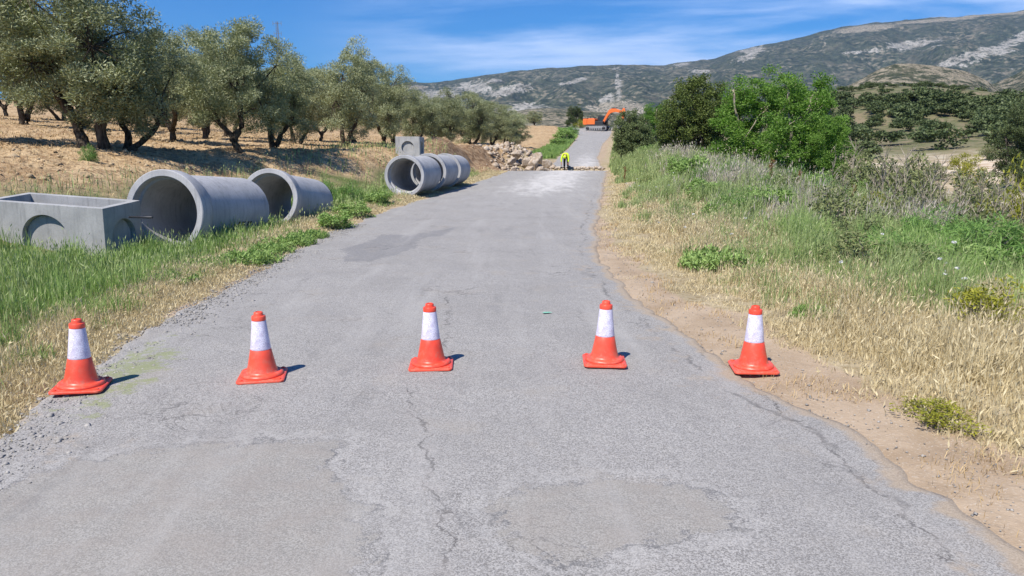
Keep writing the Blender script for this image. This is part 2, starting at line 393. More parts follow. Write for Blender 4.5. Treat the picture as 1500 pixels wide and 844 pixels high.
def road_mat():
    t = NT('asphalt'); p = t.pos()
    g1 = t.noise(p, 260, 2, .6); g2 = t.voro(p, 170, 'F1', 'Color'); g3 = t.noise(p, 95, 3, .7)
    big = t.noise(p, .9, 5, .6); mid = t.noise(p, 5, 4, .65); edge_n = t.noise(p, 7, 5, .7)
    sep = t.n('ShaderNodeSeparateColor'); t.set(sep.inputs[0], g2)
    agg = t.math('ADD', t.math('MULTIPLY', g1, .5), t.math('MULTIPLY', sep.outputs[0], .5))
    c = t.mix(t.ramp(agg, .25, .75), (.195, .184, .170), (.45, .428, .398))
    c = t.mix(t.ramp(g3, .55, .70, 0, .5), c, (.125, .125, .13))
    c = t.mix(t.ramp(g3, .28, .40, .35, 0), c, (.52, .50, .47))
    c = t.mix(t.ramp(big, .35, .7, 0, .34), c, (.235, .222, .205))
    c = t.mix(t.ramp(mid, .5, .75, 0, .22), c, (.34, .32, .30))
    jit = t.math('MULTIPLY', t.math('SUBTRACT', edge_n, .5), .55)
    # worn, finer patches: brownish repair
    pt = t.ramp(t.math('ADD', t.attr('d_patch'), jit), -.015, .03)
    fine = t.mix(t.ramp(agg, .2, .8), (.235, .221, .197), (.38, .357, .322))
    fine = t.mix(t.ramp(mid, .35, .7, 0, .5), fine, (.30, .265, .23))
    c = t.mix(t.math('MULTIPLY', pt, .92), c, fine)
    rim = t.ramp(t.math('ABSOLUTE', t.math('ADD', t.math('ADD', t.attr('d_patch'), jit), .02)), .0, .03, 1, 0)
    pr2 = t.ramp(t.math('ABSOLUTE', t.math('ADD', t.math('ADD', t.attr('d_patch'), jit), .09)), .0, .05, 1, 0)
    c = t.mix(t.math('MULTIPLY', pr2, .3), c, (.46, .44, .41))
    c = t.mix(t.math('MULTIPLY', rim, t.ramp(t.noise(p, 3, 3), .45, .6, 0, .6)), c, (.11, .11, .112))
    # dark tar patch
    tar = t.ramp(t.math('ADD', t.attr('d_tar'), t.math('MULTIPLY', jit, 1.0)), -.01, .02)
    c = t.mix(t.math('MULTIPLY', tar, .5), c, t.mix(t.ramp(agg, .2, .8), (.12, .12, .125), (.23, .225, .225)))
    # cracks
    wob = t.math('MULTIPLY', t.math('SUBTRACT', t.noise(p, 4.2, 8, .72), .5), .42)
    cw = t.ramp(t.noise(p, 3.1, 4, .6), .40, .66, .000, .012)
    for a in ('d_crack1', 'd_crack2', 'd_crack3'):
        d = t.math('ABSOLUTE', t.math('ADD', t.attr(a), wob))
        m = t.ramp(t.math('SUBTRACT', d, cw), -.002, .006, 1, 0)
        c = t.mix(t.math('MULTIPLY', m, .72), c, (.06, .056, .053))
        halo = t.ramp(d, 0, .10, .35, 0)
        c = t.mix(t.math('MULTIPLY', halo, t.ramp(mid, .45, .6)), c, (.36, .33, .30))
    # hairline cracking and polished, dusty wheel paths
    hl = t.math('ABSOLUTE', t.math('SUBTRACT', t.noise(p, 1.15, 7, .62, .6), .5))
    hm = t.math('MULTIPLY', t.ramp(hl, .0008, .0042, 1, 0), t.ramp(t.noise(p, .55, 3), .50, .62))
    c = t.mix(t.math('MULTIPLY', hm, .55), c, (.085, .08, .075))
    c = t.mix(t.math('MULTIPLY', t.attr('m_dust'), .3), c, (.46, .44, .41))
    wp = t.noise(t.map(p, (1.6, .16, 1)), 1.4, 6, .62)
    c = t.mix(t.ramp(wp, .48, .72, 0, .42), c, (.42, .40, .372))
    c = t.mix(t.ramp(t.noise(t.map(p, (1.2, .3, 1), (5, 2, 0)), 1.5, 6, .66), .56, .74, 0, .5), c, (.19, .182, .172))
    c = t.mix(t.ramp(t.noise(p, 1.6, 5, .6), .55, .72, 0, .35), c, (.34, .30, .25))
    vp = t.n('ShaderNodeVectorMath', operation='ADD'); t.set(vp.inputs[0], p)
    nv = t.n('ShaderNodeTexNoise'); t.set(nv.inputs['Vector'], p); nv.inputs['Scale'].default_value = 6
    sc = t.n('ShaderNodeVectorMath', operation='SCALE'); t.set(sc.inputs[0], nv.outputs['Color']); sc.inputs['Scale'].default_value = .35
    t.t.links.new(sc.outputs[0], vp.inputs[1])
    vc = t.voro(vp.outputs[0], 1.5, 'DISTANCE_TO_EDGE')
    am = t.math('MULTIPLY', t.ramp(vc, .004, .022, 1, 0), t.ramp(t.noise(p, .8, 3), .53, .66))
    c = t.mix(t.math('MULTIPLY', t.math('MULTIPLY', am, t.math('SUBTRACT', 1., pt)), .45), c, (.07, .066, .064))
    # pale dust spilled near the works
    st = t.math('ADD', t.math('MULTIPLY', t.noise(t.map(p, (1.5, .28, 1)), 1.6, 6, .75), .62), t.math('MULTIPLY', t.noise(t.map(p, (.5, 1.4, 1)), 1.3, 5, .7), .38))
    dust = t.ramp(t.math('ADD', st, t.math('MULTIPLY', t.math('SUBTRACT', t.attr('m_dust'), .5), .36)), .50, .74)
    c = t.mix(t.math('MULTIPLY', dust, .75), c, (.60, .575, .54))
    # dirt creeping in from the edges, moss green film on the left
    dirt = t.ramp(t.math('ADD', t.attr('m_dirt'), t.math('MULTIPLY', t.math('SUBTRACT', t.noise(p, 3.5, 6, .7), .5), 1.3)), .42, .75)
    c = t.mix(t.math('MULTIPLY', dirt, .8), c, t.mix(t.ramp(g3, .35, .65), (.32, .245, .17), (.45, .36, .26)))
    er = t.math('MULTIPLY', t.ramp(t.math('ABSOLUTE', t.math('ADD', t.attr('d_edge'), t.math('MULTIPLY', jit, .35))), 0, .035, 1, 0), t.ramp(t.noise(p, 2.3, 4, .7), .42, .6))
    c = t.mix(t.math('MULTIPLY', er, .6), c, (.10, .095, .09))
    mo = t.ramp(t.math('ADD', t.attr('m_moss'), t.math('MULTIPLY', t.math('SUBTRACT', t.noise(p, 5, 6, .75), .5), 1.8)), .55, .8)
    c = t.mix(t.math('MULTIPLY', mo, .65), c, (.24, .27, .10))
    h = t.math('ADD', agg, t.math('MULTIPLY', g3, .8))
    nb = t.bump(h, .55, .006)
    nb = t.bump(t.math('ADD', mid, t.math('MULTIPLY', pt, .5)), .25, .03, nb)
    return t.bsdf(c, .82, .25, nb)
M_ROAD = road_mat()
M_GREENPAINT = plain('green_marking_paint', (.22, .50, .36), .8)

# ================================================================== setting: ground and road
def axis(dense0, dense1, step, lo, hi, g=1.09):
    a = list(np.arange(dense0, dense1, step)); s = step
    while a[-1] < hi: s *= g; a.append(a[-1]+s)
    s = step; b = [dense0]
    while b[-1] > lo: s *= g; b.append(b[-1]-s)
    return np.array(sorted(set(b[1:]+a)))
gx = axis(-16, 16, .16, -7500, 7500, 1.06); gy = axis(1.5, 56, .17, -300, 7500, 1.045)
GX, GY = np.meshgrid(gx, gy)
GZ = T(GX, GY)
GZ = np.where(GY > 600, np.minimum(GZ, -4), GZ)
sl = XL(GY)-GX; sr = GX-XR(GY); ss = GX-XS(GY)
se = sl*(1+1.1*sm(25, 37, GY))
n1 = fbm(GX*.7, GY*.7, 3)
m_field = sm(5.0, 6.4, se+1.2*n1)*(sl > 0)
m_soil = np.where(sr > -.3, sm(.35, -.25, ss+.6*n1+.35*sm(7, 14, GY)), 0)*np.where(GY > 45, .6, 1)
m_soil = np.maximum(m_soil, np.where(sl > -.3, sm(.5, -.1, sl+.3*n1)*.7, 0))
m_green = np.where(sl > 0, sm(.8, 1.8, sl+.6*n1)*(1-m_field), 0)
m_green = np.maximum(m_green, np.where(sr > 0, sm(2.6, 4.2, ss+1.2*n1)*.75*(GY < 60), 0))
m_green = np.maximum(m_green, np.where((sl > 0) & (GY > 72), sm(3.4, 2.2, sl), 0))
m_field = np.maximum(m_field*np.where((GY > 72) & (sl < 2.6), 0, 1), np.where((GY > 50) & (sl > 2.8), 1, 0))
m_green = m_green*(1-np.where((GY > 38) & (GY < 72) & (sl > 0), 1, 0))
m_earth = np.exp(-((GX+3.4)/3.2)**4-((GY-48)/7)**4)*1.1*(sl > .3)
m_hill = np.clip(sm(22, 42, sr)*sm(80, 115, GY), 0, 1)*(GY < 700)
m_earth = np.maximum(m_earth, np.exp(-((GX-10.0)/1.7)**2-((GY-59)/8)**2)*1.0*(sr > .2))
m_cream = sm(16, 30, sr)*np.clip(.52+.5*fbm(GX/14, GY/14, 3), 0, 1)*(GY < 130)
gme = grid_np('ground', GX, GY, GZ, dict(m_field=m_field, m_soil=m_soil, m_green=m_green, m_earth=m_earth, m_cream=m_cream, m_hill=m_hill))
tag(link('ground', gme, M_GROUND), kind='structure')

# road sheet: columns across the width, rows along, edge ragged
def seg_sd(px, py, pts):          # signed side distance to a polyline, faded beyond its ends
    best = np.full(px.shape, 9.); sgn = np.ones(px.shape)
    for (ax, ay), (bx, by) in zip(pts[:-1], pts[1:]):
        dx, dy = bx-ax, by-ay; L2 = dx*dx+dy*dy
        tt = np.clip(((px-ax)*dx+(py-ay)*dy)/L2, 0, 1)
        d = np.hypot(px-ax-tt*dx, py-ay-tt*dy); c = dx*(py-ay)-dy*(px-ax)
        u = d < best; best = np.where(u, d, best); sgn = np.where(u, np.sign(c), sgn)
    return best*sgn
def poly_sd(px, py, pts):         # signed distance to polygon (positive inside)
    best = np.full(px.shape, 1e9); ins = np.zeros(px.shape, bool); n = len(pts)
    for i in range(n):
        ax, ay = pts[i]; bx, by = pts[(i+1) % n]; dx, dy = bx-ax, by-ay
        tt = np.clip(((px-ax)*dx+(py-ay)*dy)/(dx*dx+dy*dy), 0, 1)
        best = np.minimum(best, np.hypot(px-ax-tt*dx, py-ay-tt*dy))
        ins ^= ((ay > py) != (by > py)) & (px < (bx-ax)*(py-ay)/(by-ay+1e-12)+ax)
    return np.where(ins, best, -best)
G = lambda L: [gpt(*p) for p in L]
ry = np.concatenate([np.arange(-6, 1.5, .25), np.arange(1.5, 14, .045), np.arange(14, 30, .12), np.arange(30, 49.4, .3)])
def road_piece(name, ry):
    rt = np.linspace(0, 1, 120)
    el = XL(ry)+.16*fbm(ry*1.1, ry*0+3, 4)+.05*fbm(ry*6, ry*0, 3)
    er = XR(ry)+.16*fbm(ry*.9, ry*0+13, 4)+.05*fbm(ry*6, ry*0+9, 3)
    RX = el[:, None]*(1-rt)+er[:, None]*rt; RY = np.repeat(ry[:, None], len(rt), 1)
    RZ = zroad(RY)+.012*fbm(RX*1.2, RY*.8, 3)+.004*fbm(RX*8, RY*8, 2)+.02*np.sin(rt*math.pi)[None, :]
    ed = np.minimum(rt, 1-rt)
    RZ = RZ-np.where(ed < .002, .06, 0)
    dl = RX-el[:, None]; dr = er[:, None]-RX
    patch = np.maximum(poly_sd(RX, RY, G([(-150, 900), (-60, 760), (60, 690), (180, 668), (330, 655), (500, 648), (470, 690), (520, 730), (545, 780), (520, 850), (500, 980)])),
                       poly_sd(RX, RY, G([(725, 735), (800, 712), (900, 705), (1010, 712), (1065, 745), (1060, 780), (960, 800), (830, 825), (760, 810)])))
    tar = poly_sd(RX, RY, G([(500, 385), (508, 374), (500, 366), (545, 352), (560, 344), (600, 346), (640, 339), (672, 334), (650, 346), (618, 350), (606, 366), (580, 376), (540, 385)]))
    pr = G([(640, 1200), (640, 880), (655, 800), (632, 720), (622, 640), (600, 580)])
    c1 = seg_sd(RX, RY, pr); c2 = seg_sd(RX, RY, G([(655, 520), (652, 480), (658, 452), (650, 430), (690, 424)]))
    c3 = seg_sd(RX, RY, G([(1420, 840), (1240, 680), (1130, 590), (1020, 505)]))
    dust = np.clip(sm(15, 32, RY)*1.0*np.exp(-((RX-(XL(RY)*.42+XR(RY)*.58))/(.36*(XR(RY)-XL(RY))))**2), 0, 1)
    dust = np.where(RY > 54, .75*np.exp(-((RX-(XL(RY)*.3+XR(RY)*.7))/1.6)**2)*sm(110, 60, RY)+.15, dust)
    dirt = np.maximum(sm(.34, .0, dr)*.9, sm(.5, 0, dl)*.45)
    dirt = np.maximum(dirt, .42*sm(1.5, .3, dr)*sm(3, 5, RY)*sm(3.2, 4.2, RY)+.38*sm(1.1, .3, dr)*sm(4.5, 3.2, RY))
    dirt = np.maximum(dirt, sm(.9, 0, np.hypot(RX+2.5, (RY-3.95)*1.3))*.5)
    moss = sm(.55, .1, np.abs(dl-.35))*np.exp(-((RY-5.4)/1.6)**2)*.75
    me = grid_np(name, RX, RY, RZ, dict(d_patch=patch, d_tar=tar, d_crack1=c1, d_crack2=c2, d_crack3=c3, m_dust=dust, m_dirt=dirt, m_moss=moss, d_edge=dr-.30))
    return tag(link(name, me, M_ROAD), kind='structure')
road_piece('road', ry)
road_piece('road', np.arange(54.6, 172, .5))
# ================================================================== mountains
def range_mesh(name, u0, u1, nu, r0, r1, nr, sky, relief, seed, power=1.25, back=.5, rough=.02, extra=None):
    """terrain mass between forward distances r0 (foot) and r1 (crest); sky = [(px, py)] of its crest"""
    us = np.linspace(u0, u1, nu)
    pxs = us*F_PX*cP+750
    py = np.interp(pxs, [a for a, b in sky], [b for a, b in sky])
    v = -(py-422)/F_PX
    zr = CAM_H+r1*(v*cP-sP)/(cP+v*sP)
    zr = zr+r1*rough*.04*fbm(us*40+seed, us*0, 5)
    t = np.linspace(0, 1+back, nr)
    Tt, U = np.meshgrid(t, us, indexing='ij'); ZR = np.repeat(zr[None], nr, 0)
    Y = r0+(r1-r0)*Tt; X = U*Y
    env0 = 1
    shape = np.where(Tt < 1, Tt**power, 1-1.1*(Tt-1)**1.5)
    wx, wy = X/(r1*.16), Y/(r1*.16)
    rid = 1-np.abs(fbm(wx*.8+seed+.6*fbm(wx*1.5, wy, 2), wy*.5, 4, .42))*2.6
    rid2 = 1-np.abs(fbm(wx*3+seed*2, wy*2, 4, .55))*2.4
    env = np.clip(Tt*(1-Tt)*4, 0, 1)**.8
    Z = -12+(ZR+12)*shape+relief*env*(rid-.55)*.7+relief*.12*env*(rid2-.5)
    Z = Z+relief*.05*fbm(X/(r1*.012), Y/(r1*.012), 4)*np.clip(Tt*3, 0, 1)*(1-.7*sm(.85, 1, Tt))
    PX = U*F_PX*cP+750; EL = (Z-CAM_H)/Y
    v = (EL*cP+sP)/(cP-EL*sP); PY = 422-v*F_PX
    a = extra(PX, PY, Tt, rid) if extra else {}
    me = grid_np(name, X, Y, Z, a)
    return me
def blob(PX, PY, L):
    m = np.zeros(PX.shape)
    for x, y, rx, ry, s in L:
        dx, dy = PX-x, PY-y-(s*(PX-x))
        m = np.maximum(m, np.exp(-(dx/rx)**2-(dy/ry)**2))
    return m
def mtn_attr(PX, PY, Tt, rid):
    rock = blob(PX, PY, [(1075, 82, 28, 13, -.5), (1010, 104, 22, 6, 0), (880, 148, 22, 12, -.5), (896, 112, 4, 16, 0), (899, 140, 6, 22, 0), (880, 152, 22, 11, -.3), (850, 172, 40, 9, 0), (820, 165, 14, 4, -.6),
                         (725, 118, 14, 4, 0), (840, 118, 26, 4, -.25), (745, 132, 34, 7, -.2), (700, 128, 26, 9, 0), (770, 165, 34, 14, 0), (640, 140, 40, 8, 0), (895, 100, 14, 3, 0),
                         (1300, 66, 45, 7, -.12), (1440, 62, 75, 12, -.42), (1365, 88, 50, 7, -.4), (1490, 45, 30, 10, -.4), (1230, 76, 40, 5, -.1), (985, 95, 14, 5, 0)])
    dry = blob(PX, PY, [(1235, 42, 50, 6, -.10), (1420, 20, 110, 3, -.06), (1330, 30, 70, 3, -.08), (600, 128, 40, 4, 0), (900, 160, 50, 14, .0), ])*1.0
    dry = np.maximum(dry, .62*blob(PX, PY, [(1180, 66, 3, 20, .0)]))
    rock = rock+.24*sm(870, 800, PX)+.10*sm(1180, 1280, PX)
    return dict(m_rock=rock, m_dry=dry, m_rid=rid)
def mtn_mat(name, forest, rockc, dryc, sc, cover, dots=.0, dotscale=.03):
    t = NT(name); p = t.pos()
    n = t.noise(t.map(p, (1, .55, 1.9)), sc, 12, .76, .6); f = t.noise(p, sc*9, 7, .76); vf = t.noise(p, sc*60, 2, .6)
    fo = t.mix(t.ramp(f, .35, .68), forest[0], forest[1])
    fo = t.mix(t.ramp(vf, .42, .60, 0, .65), fo, tuple(x*.5 for x in forest[0]))
    sp = t.ramp(t.voro(p, sc*22), .18, .42, 1, 0)
    fo = t.mix(t.ramp(t.noise(p, sc*30, 4, .75), .54, .66, 0, .5), fo, rockc[0])
    gp = t.noise(p, sc*17, 3, .6); gm = t.noise(t.map(p, (1, .6, 1.6)), sc*2.2, 6, .7)
    fo = t.mix(t.ramp(gp, .38, .5, .6, 0), fo, tuple(x*.45 for x in forest[0]))
    fo = t.mix(t.math('MULTIPLY', t.ramp(gp, .52, .62, 0, .85), t.ramp(gm, .42, .60)), fo, dryc[0])
    rk = t.mix(t.ramp(f, .36, .64), rockc[0], rockc[1])
    rk = t.mix(t.ramp(vf, .54, .66, 0, .75), rk, forest[0])
    dr = t.mix(t.ramp(f, .36, .64), dryc[0], dryc[1])
    dr = t.mix(t.ramp(t.math('ADD', vf, t.math('MULTIPLY', f, .4)), .70, .80, 0, .8), dr, forest[0])
    rk = t.mix(t.math('MULTIPLY', sp, .75), rk, forest[0])
    dr = t.mix(t.math('MULTIPLY', sp, .55), dr, forest[0])
    k = t.math('ADD', t.attr('m_rock'), t.math('MULTIPLY', t.math('SUBTRACT', n, .5), 3.0))
    k = t.math('ADD', k, t.math('MULTIPLY', t.math('SUBTRACT', f, .5), 2.2))
    fo = t.mix(t.ramp(t.noise(p, sc*3, 6, .7), .50, .68, 0, .32), fo, dryc[0])
    c = t.mix(t.ramp(k, cover, cover+.22), fo, rk)
    k2 = t.math('ADD', t.attr('m_dry'), t.math('MULTIPLY', t.math('SUBTRACT', f, .5), 1.4))
    c = t.mix(t.ramp(k2, .42, .6), c, dr)
    if dots:
        v = t.voro(p, dotscale)
        c = t.mix(t.math('MULTIPLY', t.ramp(v, .22, .32, dots, 0), 1.), c, tuple(x*.8 for x in forest[0]))
    nb = t.bump(t.math('ADD', n, t.math('MULTIPLY', f, .5)), .45, .35/sc*.12)
    nb = t.bump(vf, .5, 4, nb)
    return t.bsdf(c, .95, .05, nb)
M_MTN = mtn_mat('mountain_slope', ((.040, .052, .036), (.090, .105, .064)), ((.19, .175, .145), (.40, .375, .33)), ((.24, .205, .15), (.38, .33, .255)), .0026, .60)
M_MID = mtn_mat('foothill_slope', ((.05, .06, .03), (.10, .11, .06)), ((.22, .185, .13), (.33, .28, .20)), ((.26, .21, .15), (.36, .30, .22)), .008, .25, .9, .05)
M_OLIVEHILL = mtn_mat('grove_slope', ((.06, .07, .035), (.12, .13, .07)), ((.38, .30, .22), (.52, .42, .33)), ((.38, .30, .22), (.5, .41, .32)), .01, -.6, .95, .085)
skyline = [(-900, 170), (0, 150), (400, 132), (560, 125), (590, 123), (640, 121), (700, 112), (760, 105), (830, 98), (890, 95), (960, 95), (1020, 88), (1060, 76), (1100, 65), (1160, 51), (1200, 39), (1260, 32), (1320, 27), (1400, 20), (1460, 14), (1500, 12), (1700, 20), (2200, 60)]
me = range_mesh('mountain', -1.35, 1.35, 900, 1500, 4300, 170, skyline, 150, 3.3, 1.2, .35, .05, mtn_attr)
tag(link('mountain', me, M_MTN), kind='structure')
def mid_attr(PX, PY, Tt, rid): return dict(m_rock=np.zeros(PX.shape)+.3, m_dry=np.clip(.35+.4*fbm(PX/40, PY/12, 3), 0, 1), m_rid=rid)
mid_sky = [(1000, 214), (1140, 160), (1190, 140), (1230, 118), (1262, 99), (1280, 93), (1300, 92), (1340, 97), (1380, 104), (1410, 118), (1450, 150), (1520, 200), (1600, 214)]
me = range_mesh('foothill', .22, .82, 220, 560, 1050, 90, mid_sky, 26, 8.1, 1.1, .6, .015, mid_attr)
tag(link('foothill', me, M_MID), kind='structure')
rt_sky = [(1300, 214), (1380, 140), (1420, 122), (1450, 108), (1480, 86), (1520, 68), (1600, 50), (1750, 40), (2000, 60)]
me = range_mesh('foothill', .50, 1.25, 220, 600, 1350, 90, rt_sky, 30, 12.7, 1.1, .6, .012, mid_attr)
tag(link('foothill', me, M_MID), kind='structure')
gr_sky = [(1330, 214), (1400, 160), (1440, 148), (1500, 130), (1560, 128), (1700, 140), (1900, 214)]
me = range_mesh('grove_slope', .52, 1.0, 160, 480, 800, 70, gr_sky, 8, 15.7, 1.0, .6, .008, mid_attr)
tag(link('grove_slope', me, M_OLIVEHILL), kind='structure')
lf_sky = [(300, 216), (560, 176), (640, 172), (720, 170), (770, 160), (800, 158), (850, 162), (960, 172), (1100, 176), (1200, 216)]
me = range_mesh('foothill', -.45, .45, 220, 700, 1600, 90, lf_sky, 30, 22.7, 1.0, .6, .012, mid_attr)
tag(link('foothill', me, M_MID), kind='structure')

# ================================================================== haze, sky, sun, camera
SUN = Vector((-.21, -.29, .50)).normalized()
mb = MB(); mb.box((0, 3600, 415), (16400, 8400, 950))
hz = link('haze', mb.mesh('haze'))
t = NT('haze_air'); pv = t.n('ShaderNodeVolumePrincipled')
pv.inputs['Color'].default_value = (.48, .72, 1, 1); pv.inputs['Density'].default_value = HAZE; pv.inputs['Anisotropy'].default_value = .2
t.t.links.new(pv.outputs[0], t.out.inputs['Volume'])
hz.data.materials.append(t.m); tag(hz, kind='stuff')
if HAZE <= 0: bpy.data.objects.remove(hz)

w = bpy.data.worlds.new('World'); S.world = w; w.use_nodes = True
t = NT.__new__(NT); t.t = w.node_tree; t.t.nodes.clear()
bg = t.n('ShaderNodeBackground'); wo = t.n('ShaderNodeOutputWorld'); t.t.links.new(bg.outputs[0], wo.inputs[0])
sk = t.n('ShaderNodeTexSky', sky_type='NISHITA'); sk.sun_disc = False
sk.sun_elevation = math.asin(SUN.z); sk.sun_rotation = math.atan2(SUN.x, SUN.y)
sk.altitude = 900; sk.air_density = 1.15; sk.dust_density = .35; sk.ozone_density = 2.2
hs = t.n('ShaderNodeHueSaturation'); t.t.links.new(sk.outputs[0], hs.inputs['Color']); hs.inputs['Saturation'].default_value = 1.08; hs.inputs['Hue'].default_value = .497
d = t.n('ShaderNodeTexCoord').outputs['Generated']
sx = t.n('ShaderNodeSeparateXYZ'); t.set(sx.inputs[0], d)
el = t.math('DIVIDE', sx.outputs[2], t.math('MAXIMUM', sx.outputs[1], .05))
az = t.math('DIVIDE', sx.outputs[0], t.math('MAXIMUM', sx.outputs[1], .05))
cv = t.n('ShaderNodeCombineXYZ'); t.set(cv.inputs[0], az); t.set(cv.inputs[1], t.math('ADD', el, t.math('MULTIPLY', az, -.03)))
n1_ = t.noise(t.map(cv.outputs[0], (2.6, 20, 1), (3.1, 2.2, 0)), 1.0, 7, .58, .35)
n2_ = t.noise(t.map(cv.outputs[0], (1.3, 9, 1), (7.7, 1.2, 0)), 1.0, 3, .5)
band = t.math('MULTIPLY', t.ramp(el, .045, .10), t.ramp(el, .215, .15))
band = t.math('MULTIPLY', band, t.ramp(az, -.32, .02))
band2 = t.math('MULTIPLY', t.math('MULTIPLY', t.ramp(el, .155, .175), t.ramp(el, .235, .20)), t.ramp(az, .30, .45))
k = t.ramp(t.math('ADD', t.math('MULTIPLY', n1_, .75), t.math('MULTIPLY', n2_, .45)), .46, .76)
k = t.math('MULTIPLY', k, t.math('MAXIMUM', band, t.math('MULTIPLY', band2, .8)))
deep = t.mix(1.0, hs.outputs[0], SKY_MUL, 'MULTIPLY')
col = t.mix(t.math('MULTIPLY', k, .88), deep, (5.3, 6.5, 9.2))
t.set(bg.inputs[0], col); bg.inputs[1].default_value = SKY_STR

L = bpy.data.lights.new('sun', 'SUN'); L.energy = SUN_STR; L.angle = rad(.53); L.color = (1, .945, .86)
lo = bpy.data.objects.new('sun', L); COL.objects.link(lo); lo.rotation_euler = SUN.to_track_quat('Z', 'Y').to_euler(); lo.location = (-20, -30, 60)
cam = bpy.data.cameras.new('camera'); co = bpy.data.objects.new('camera', cam); COL.objects.link(co)
cam.sensor_fit = 'HORIZONTAL'; cam.sensor_width = 36; cam.lens = 36*F_PX/1500; cam.clip_end = 20000; cam.clip_start = .05
co.location = (0, 0, CAM_H); co.rotation_euler = (rad(90)-PITCH, 0, 0); S.camera = co
S.view_settings.view_transform = 'Standard'; S.view_settings.look = 'None'; S.view_settings.gamma = 1; S.view_settings.exposure = EXPO
S.cycles.max_bounces = 6; S.cycles.diffuse_bounces = 2; S.cycles.glossy_bounces = 2; S.cycles.transmission_bounces = 3; S.cycles.transparent_max_bounces = 4
S.cycles.volume_bounces = 0; S.cycles.use_denoising = True; S.cycles.sample_clamp_indirect = 6
# ================================================================== traffic cones
def make_cone():
    t = thing('traffic_cone', 'x', 'traffic cone')
    # square foot with rounded corners, chamfered lip
    def sq(h, r, n=6):
        out = []
        for cx, cy, a0 in ((h-r, h-r, 0), (-h+r, h-r, 90), (-h+r, -h+r, 180), (h-r, -h+r, 270)):
            for k in range(n+1):
                a = rad(a0+90*k/n); out.append((cx+r*math.cos(a), cy+r*math.sin(a)))
        return out
    mb = MB(); rings = [(.160, .03, .004), (.166, .035, .008), (.166, .035, .018), (.160, .032, .024), (.150, .03, .026)]
    vs = []; n = 28
    for h, r, z in rings: vs += [(x, y, z) for x, y in sq(h, r)]
    fs = [(j*n+k, j*n+(k+1) % n, (j+1)*n+(k+1) % n, (j+1)*n+k) for j in range(len(rings)-1) for k in range(n)]
    fs += [tuple(range(n-1, -1, -1)), tuple((len(rings)-1)*n+k for k in range(n))]
    mb.add(vs, fs)
    for sx in (-1, 1):                  # moulded feet lugs at the corners
        for sy in (-1, 1): mb.lathe([(.012, 0), (.014, .003), (.014, .03), (.010, .033), (0, .033)], 10, Matrix.Translation((sx*.133, sy*.133, 0)))
    b = mb.build('base', M_CONE, t, True); sharp(b.data, 40)
    mb = MB()
    mb.lathe([(.152, .024), (.150, .036), (.143, .046), (.132, .050), (.121, .048), (.1125, .052), (.106, .066), (.0985, .098), (.0855, .160), (.0735, .219), (.0715, .221), (.071, .236), (.049, .431), (.0475, .436)], 48)
    o = mb.build('body', M_CONE, t, True)
    mb = MB()
    mb.lathe([(.0470, .434), (.0500, .436), (.0500, .462), (.0465, .468), (.0340, .470), (.0325, .474), (.0320, .489), (.0285, .495), (.020, .497), (.019, .488), (0, .486)], 40)
    c = mb.build('collar', M_CONE, t, True); sharp(c.data, 50)
    mb = MB(); mb.lathe([(.0722, .2215), (.0728, .2225), (.0716, .232), (.0500, .4325), (.0494, .4335)], 48)
    me = mb.mesh('band')
    # drop end caps: keep the sleeve only, with a wrap-around uv map
    bm = bmesh.new(); bm.from_mesh(me)
    bmesh.ops.delete(bm, geom=[f for f in bm.faces if len(f.verts) > 4], context='FACES')
    uv = bm.loops.layers.uv.new('uv')
    for f in bm.faces:
        us = [math.atan2(l.vert.co.y, l.vert.co.x)/(2*math.pi) for l in f.loops]
        if max(us)-min(us) > .5: us = [u+1 if u < 0 else u for u in us]
        for l, u in zip(f.loops, us): l[uv].uv = (u, l.vert.co.z*2.2)
    bm.to_mesh(me); bm.free()
    link('reflective_band', me, M_REFL, t, True)
    return t
cone = make_cone()
CONES = [(120, 571, 14, (0, 2.0), 1.0, 'orange traffic cone at the left road edge beside the dry grass, leftmost of the row'),
         (385, 556, 11, (.5, 0), 1.0, 'orange traffic cone on grey asphalt, second from the left in the row'),
         (632, 539, 3, (0, -.5), 1.0, 'orange traffic cone standing mid-road, third and middle one of the row'),
         (885, 534, -3, (0, .5), 1.0, 'orange traffic cone on asphalt left of the shoulder, fourth from the left'),
         (1103, 542, -6, (0, -1.2), 1.0, 'orange traffic cone on the sandy right shoulder, rightmost of the row')]
for i, (px, py, rz, tl, sc, lab) in enumerate(CONES):
    x, y = gpt(px, py); onr = XL(y) < x < XR(y)
    z = float(Tz(x, y))+.035+(.012 if onr else -.018)
    loc = (x, y, z); rot = (rad(tl[0]), rad(tl[1]), rad(rz))
    if i == 0:
        cone.location = loc; cone.rotation_euler = rot; cone['label'] = lab; cone['group'] = 'cones closing the road'
    else: dup(cone, loc, rot, sc, lab, 'cones closing the road')

# ================================================================== concrete pipes
def make_pipe(name='concrete_pipe'):
    t = thing(name, 'x', 'concrete pipe')
    mb = MB()                            # lying along +Y, socket end at y=0, radius 0.675 over the socket
    R = Matrix.Rotation(rad(-90), 4, 'X')
    mb.lathe([(.525, .16), (.525, 2.3), (.532, 2.31), (.60, 2.31), (.606, 2.30), (.606, .34), (.60, .33), (.56, .33), (.56, .16)], 72, R, True)
    b = mb.build('barrel', M_PIPE, t); sharp(b.data, 30)
    mb = MB()
    mb.lathe([(.5255, .155), (.562, .135), (.566, .012), (.575, 0), (.663, 0), (.675, .012), (.675, .25), (.667, .27), (.612, .40), (.6055, .41), (.58, .40), (.58, .17)], 72, R, True)
    s_ = mb.build('socket_rim', M_PIPE, t); sharp(s_.data, 30)
    return t
def pipe_pose(front, back):
    f, b = Vector(front), Vector(back); d = (b-f).normalized()
    yaw = math.atan2(-d.x, d.y); pitch = math.asin(d.z)
    return f, (pitch, 0, yaw)
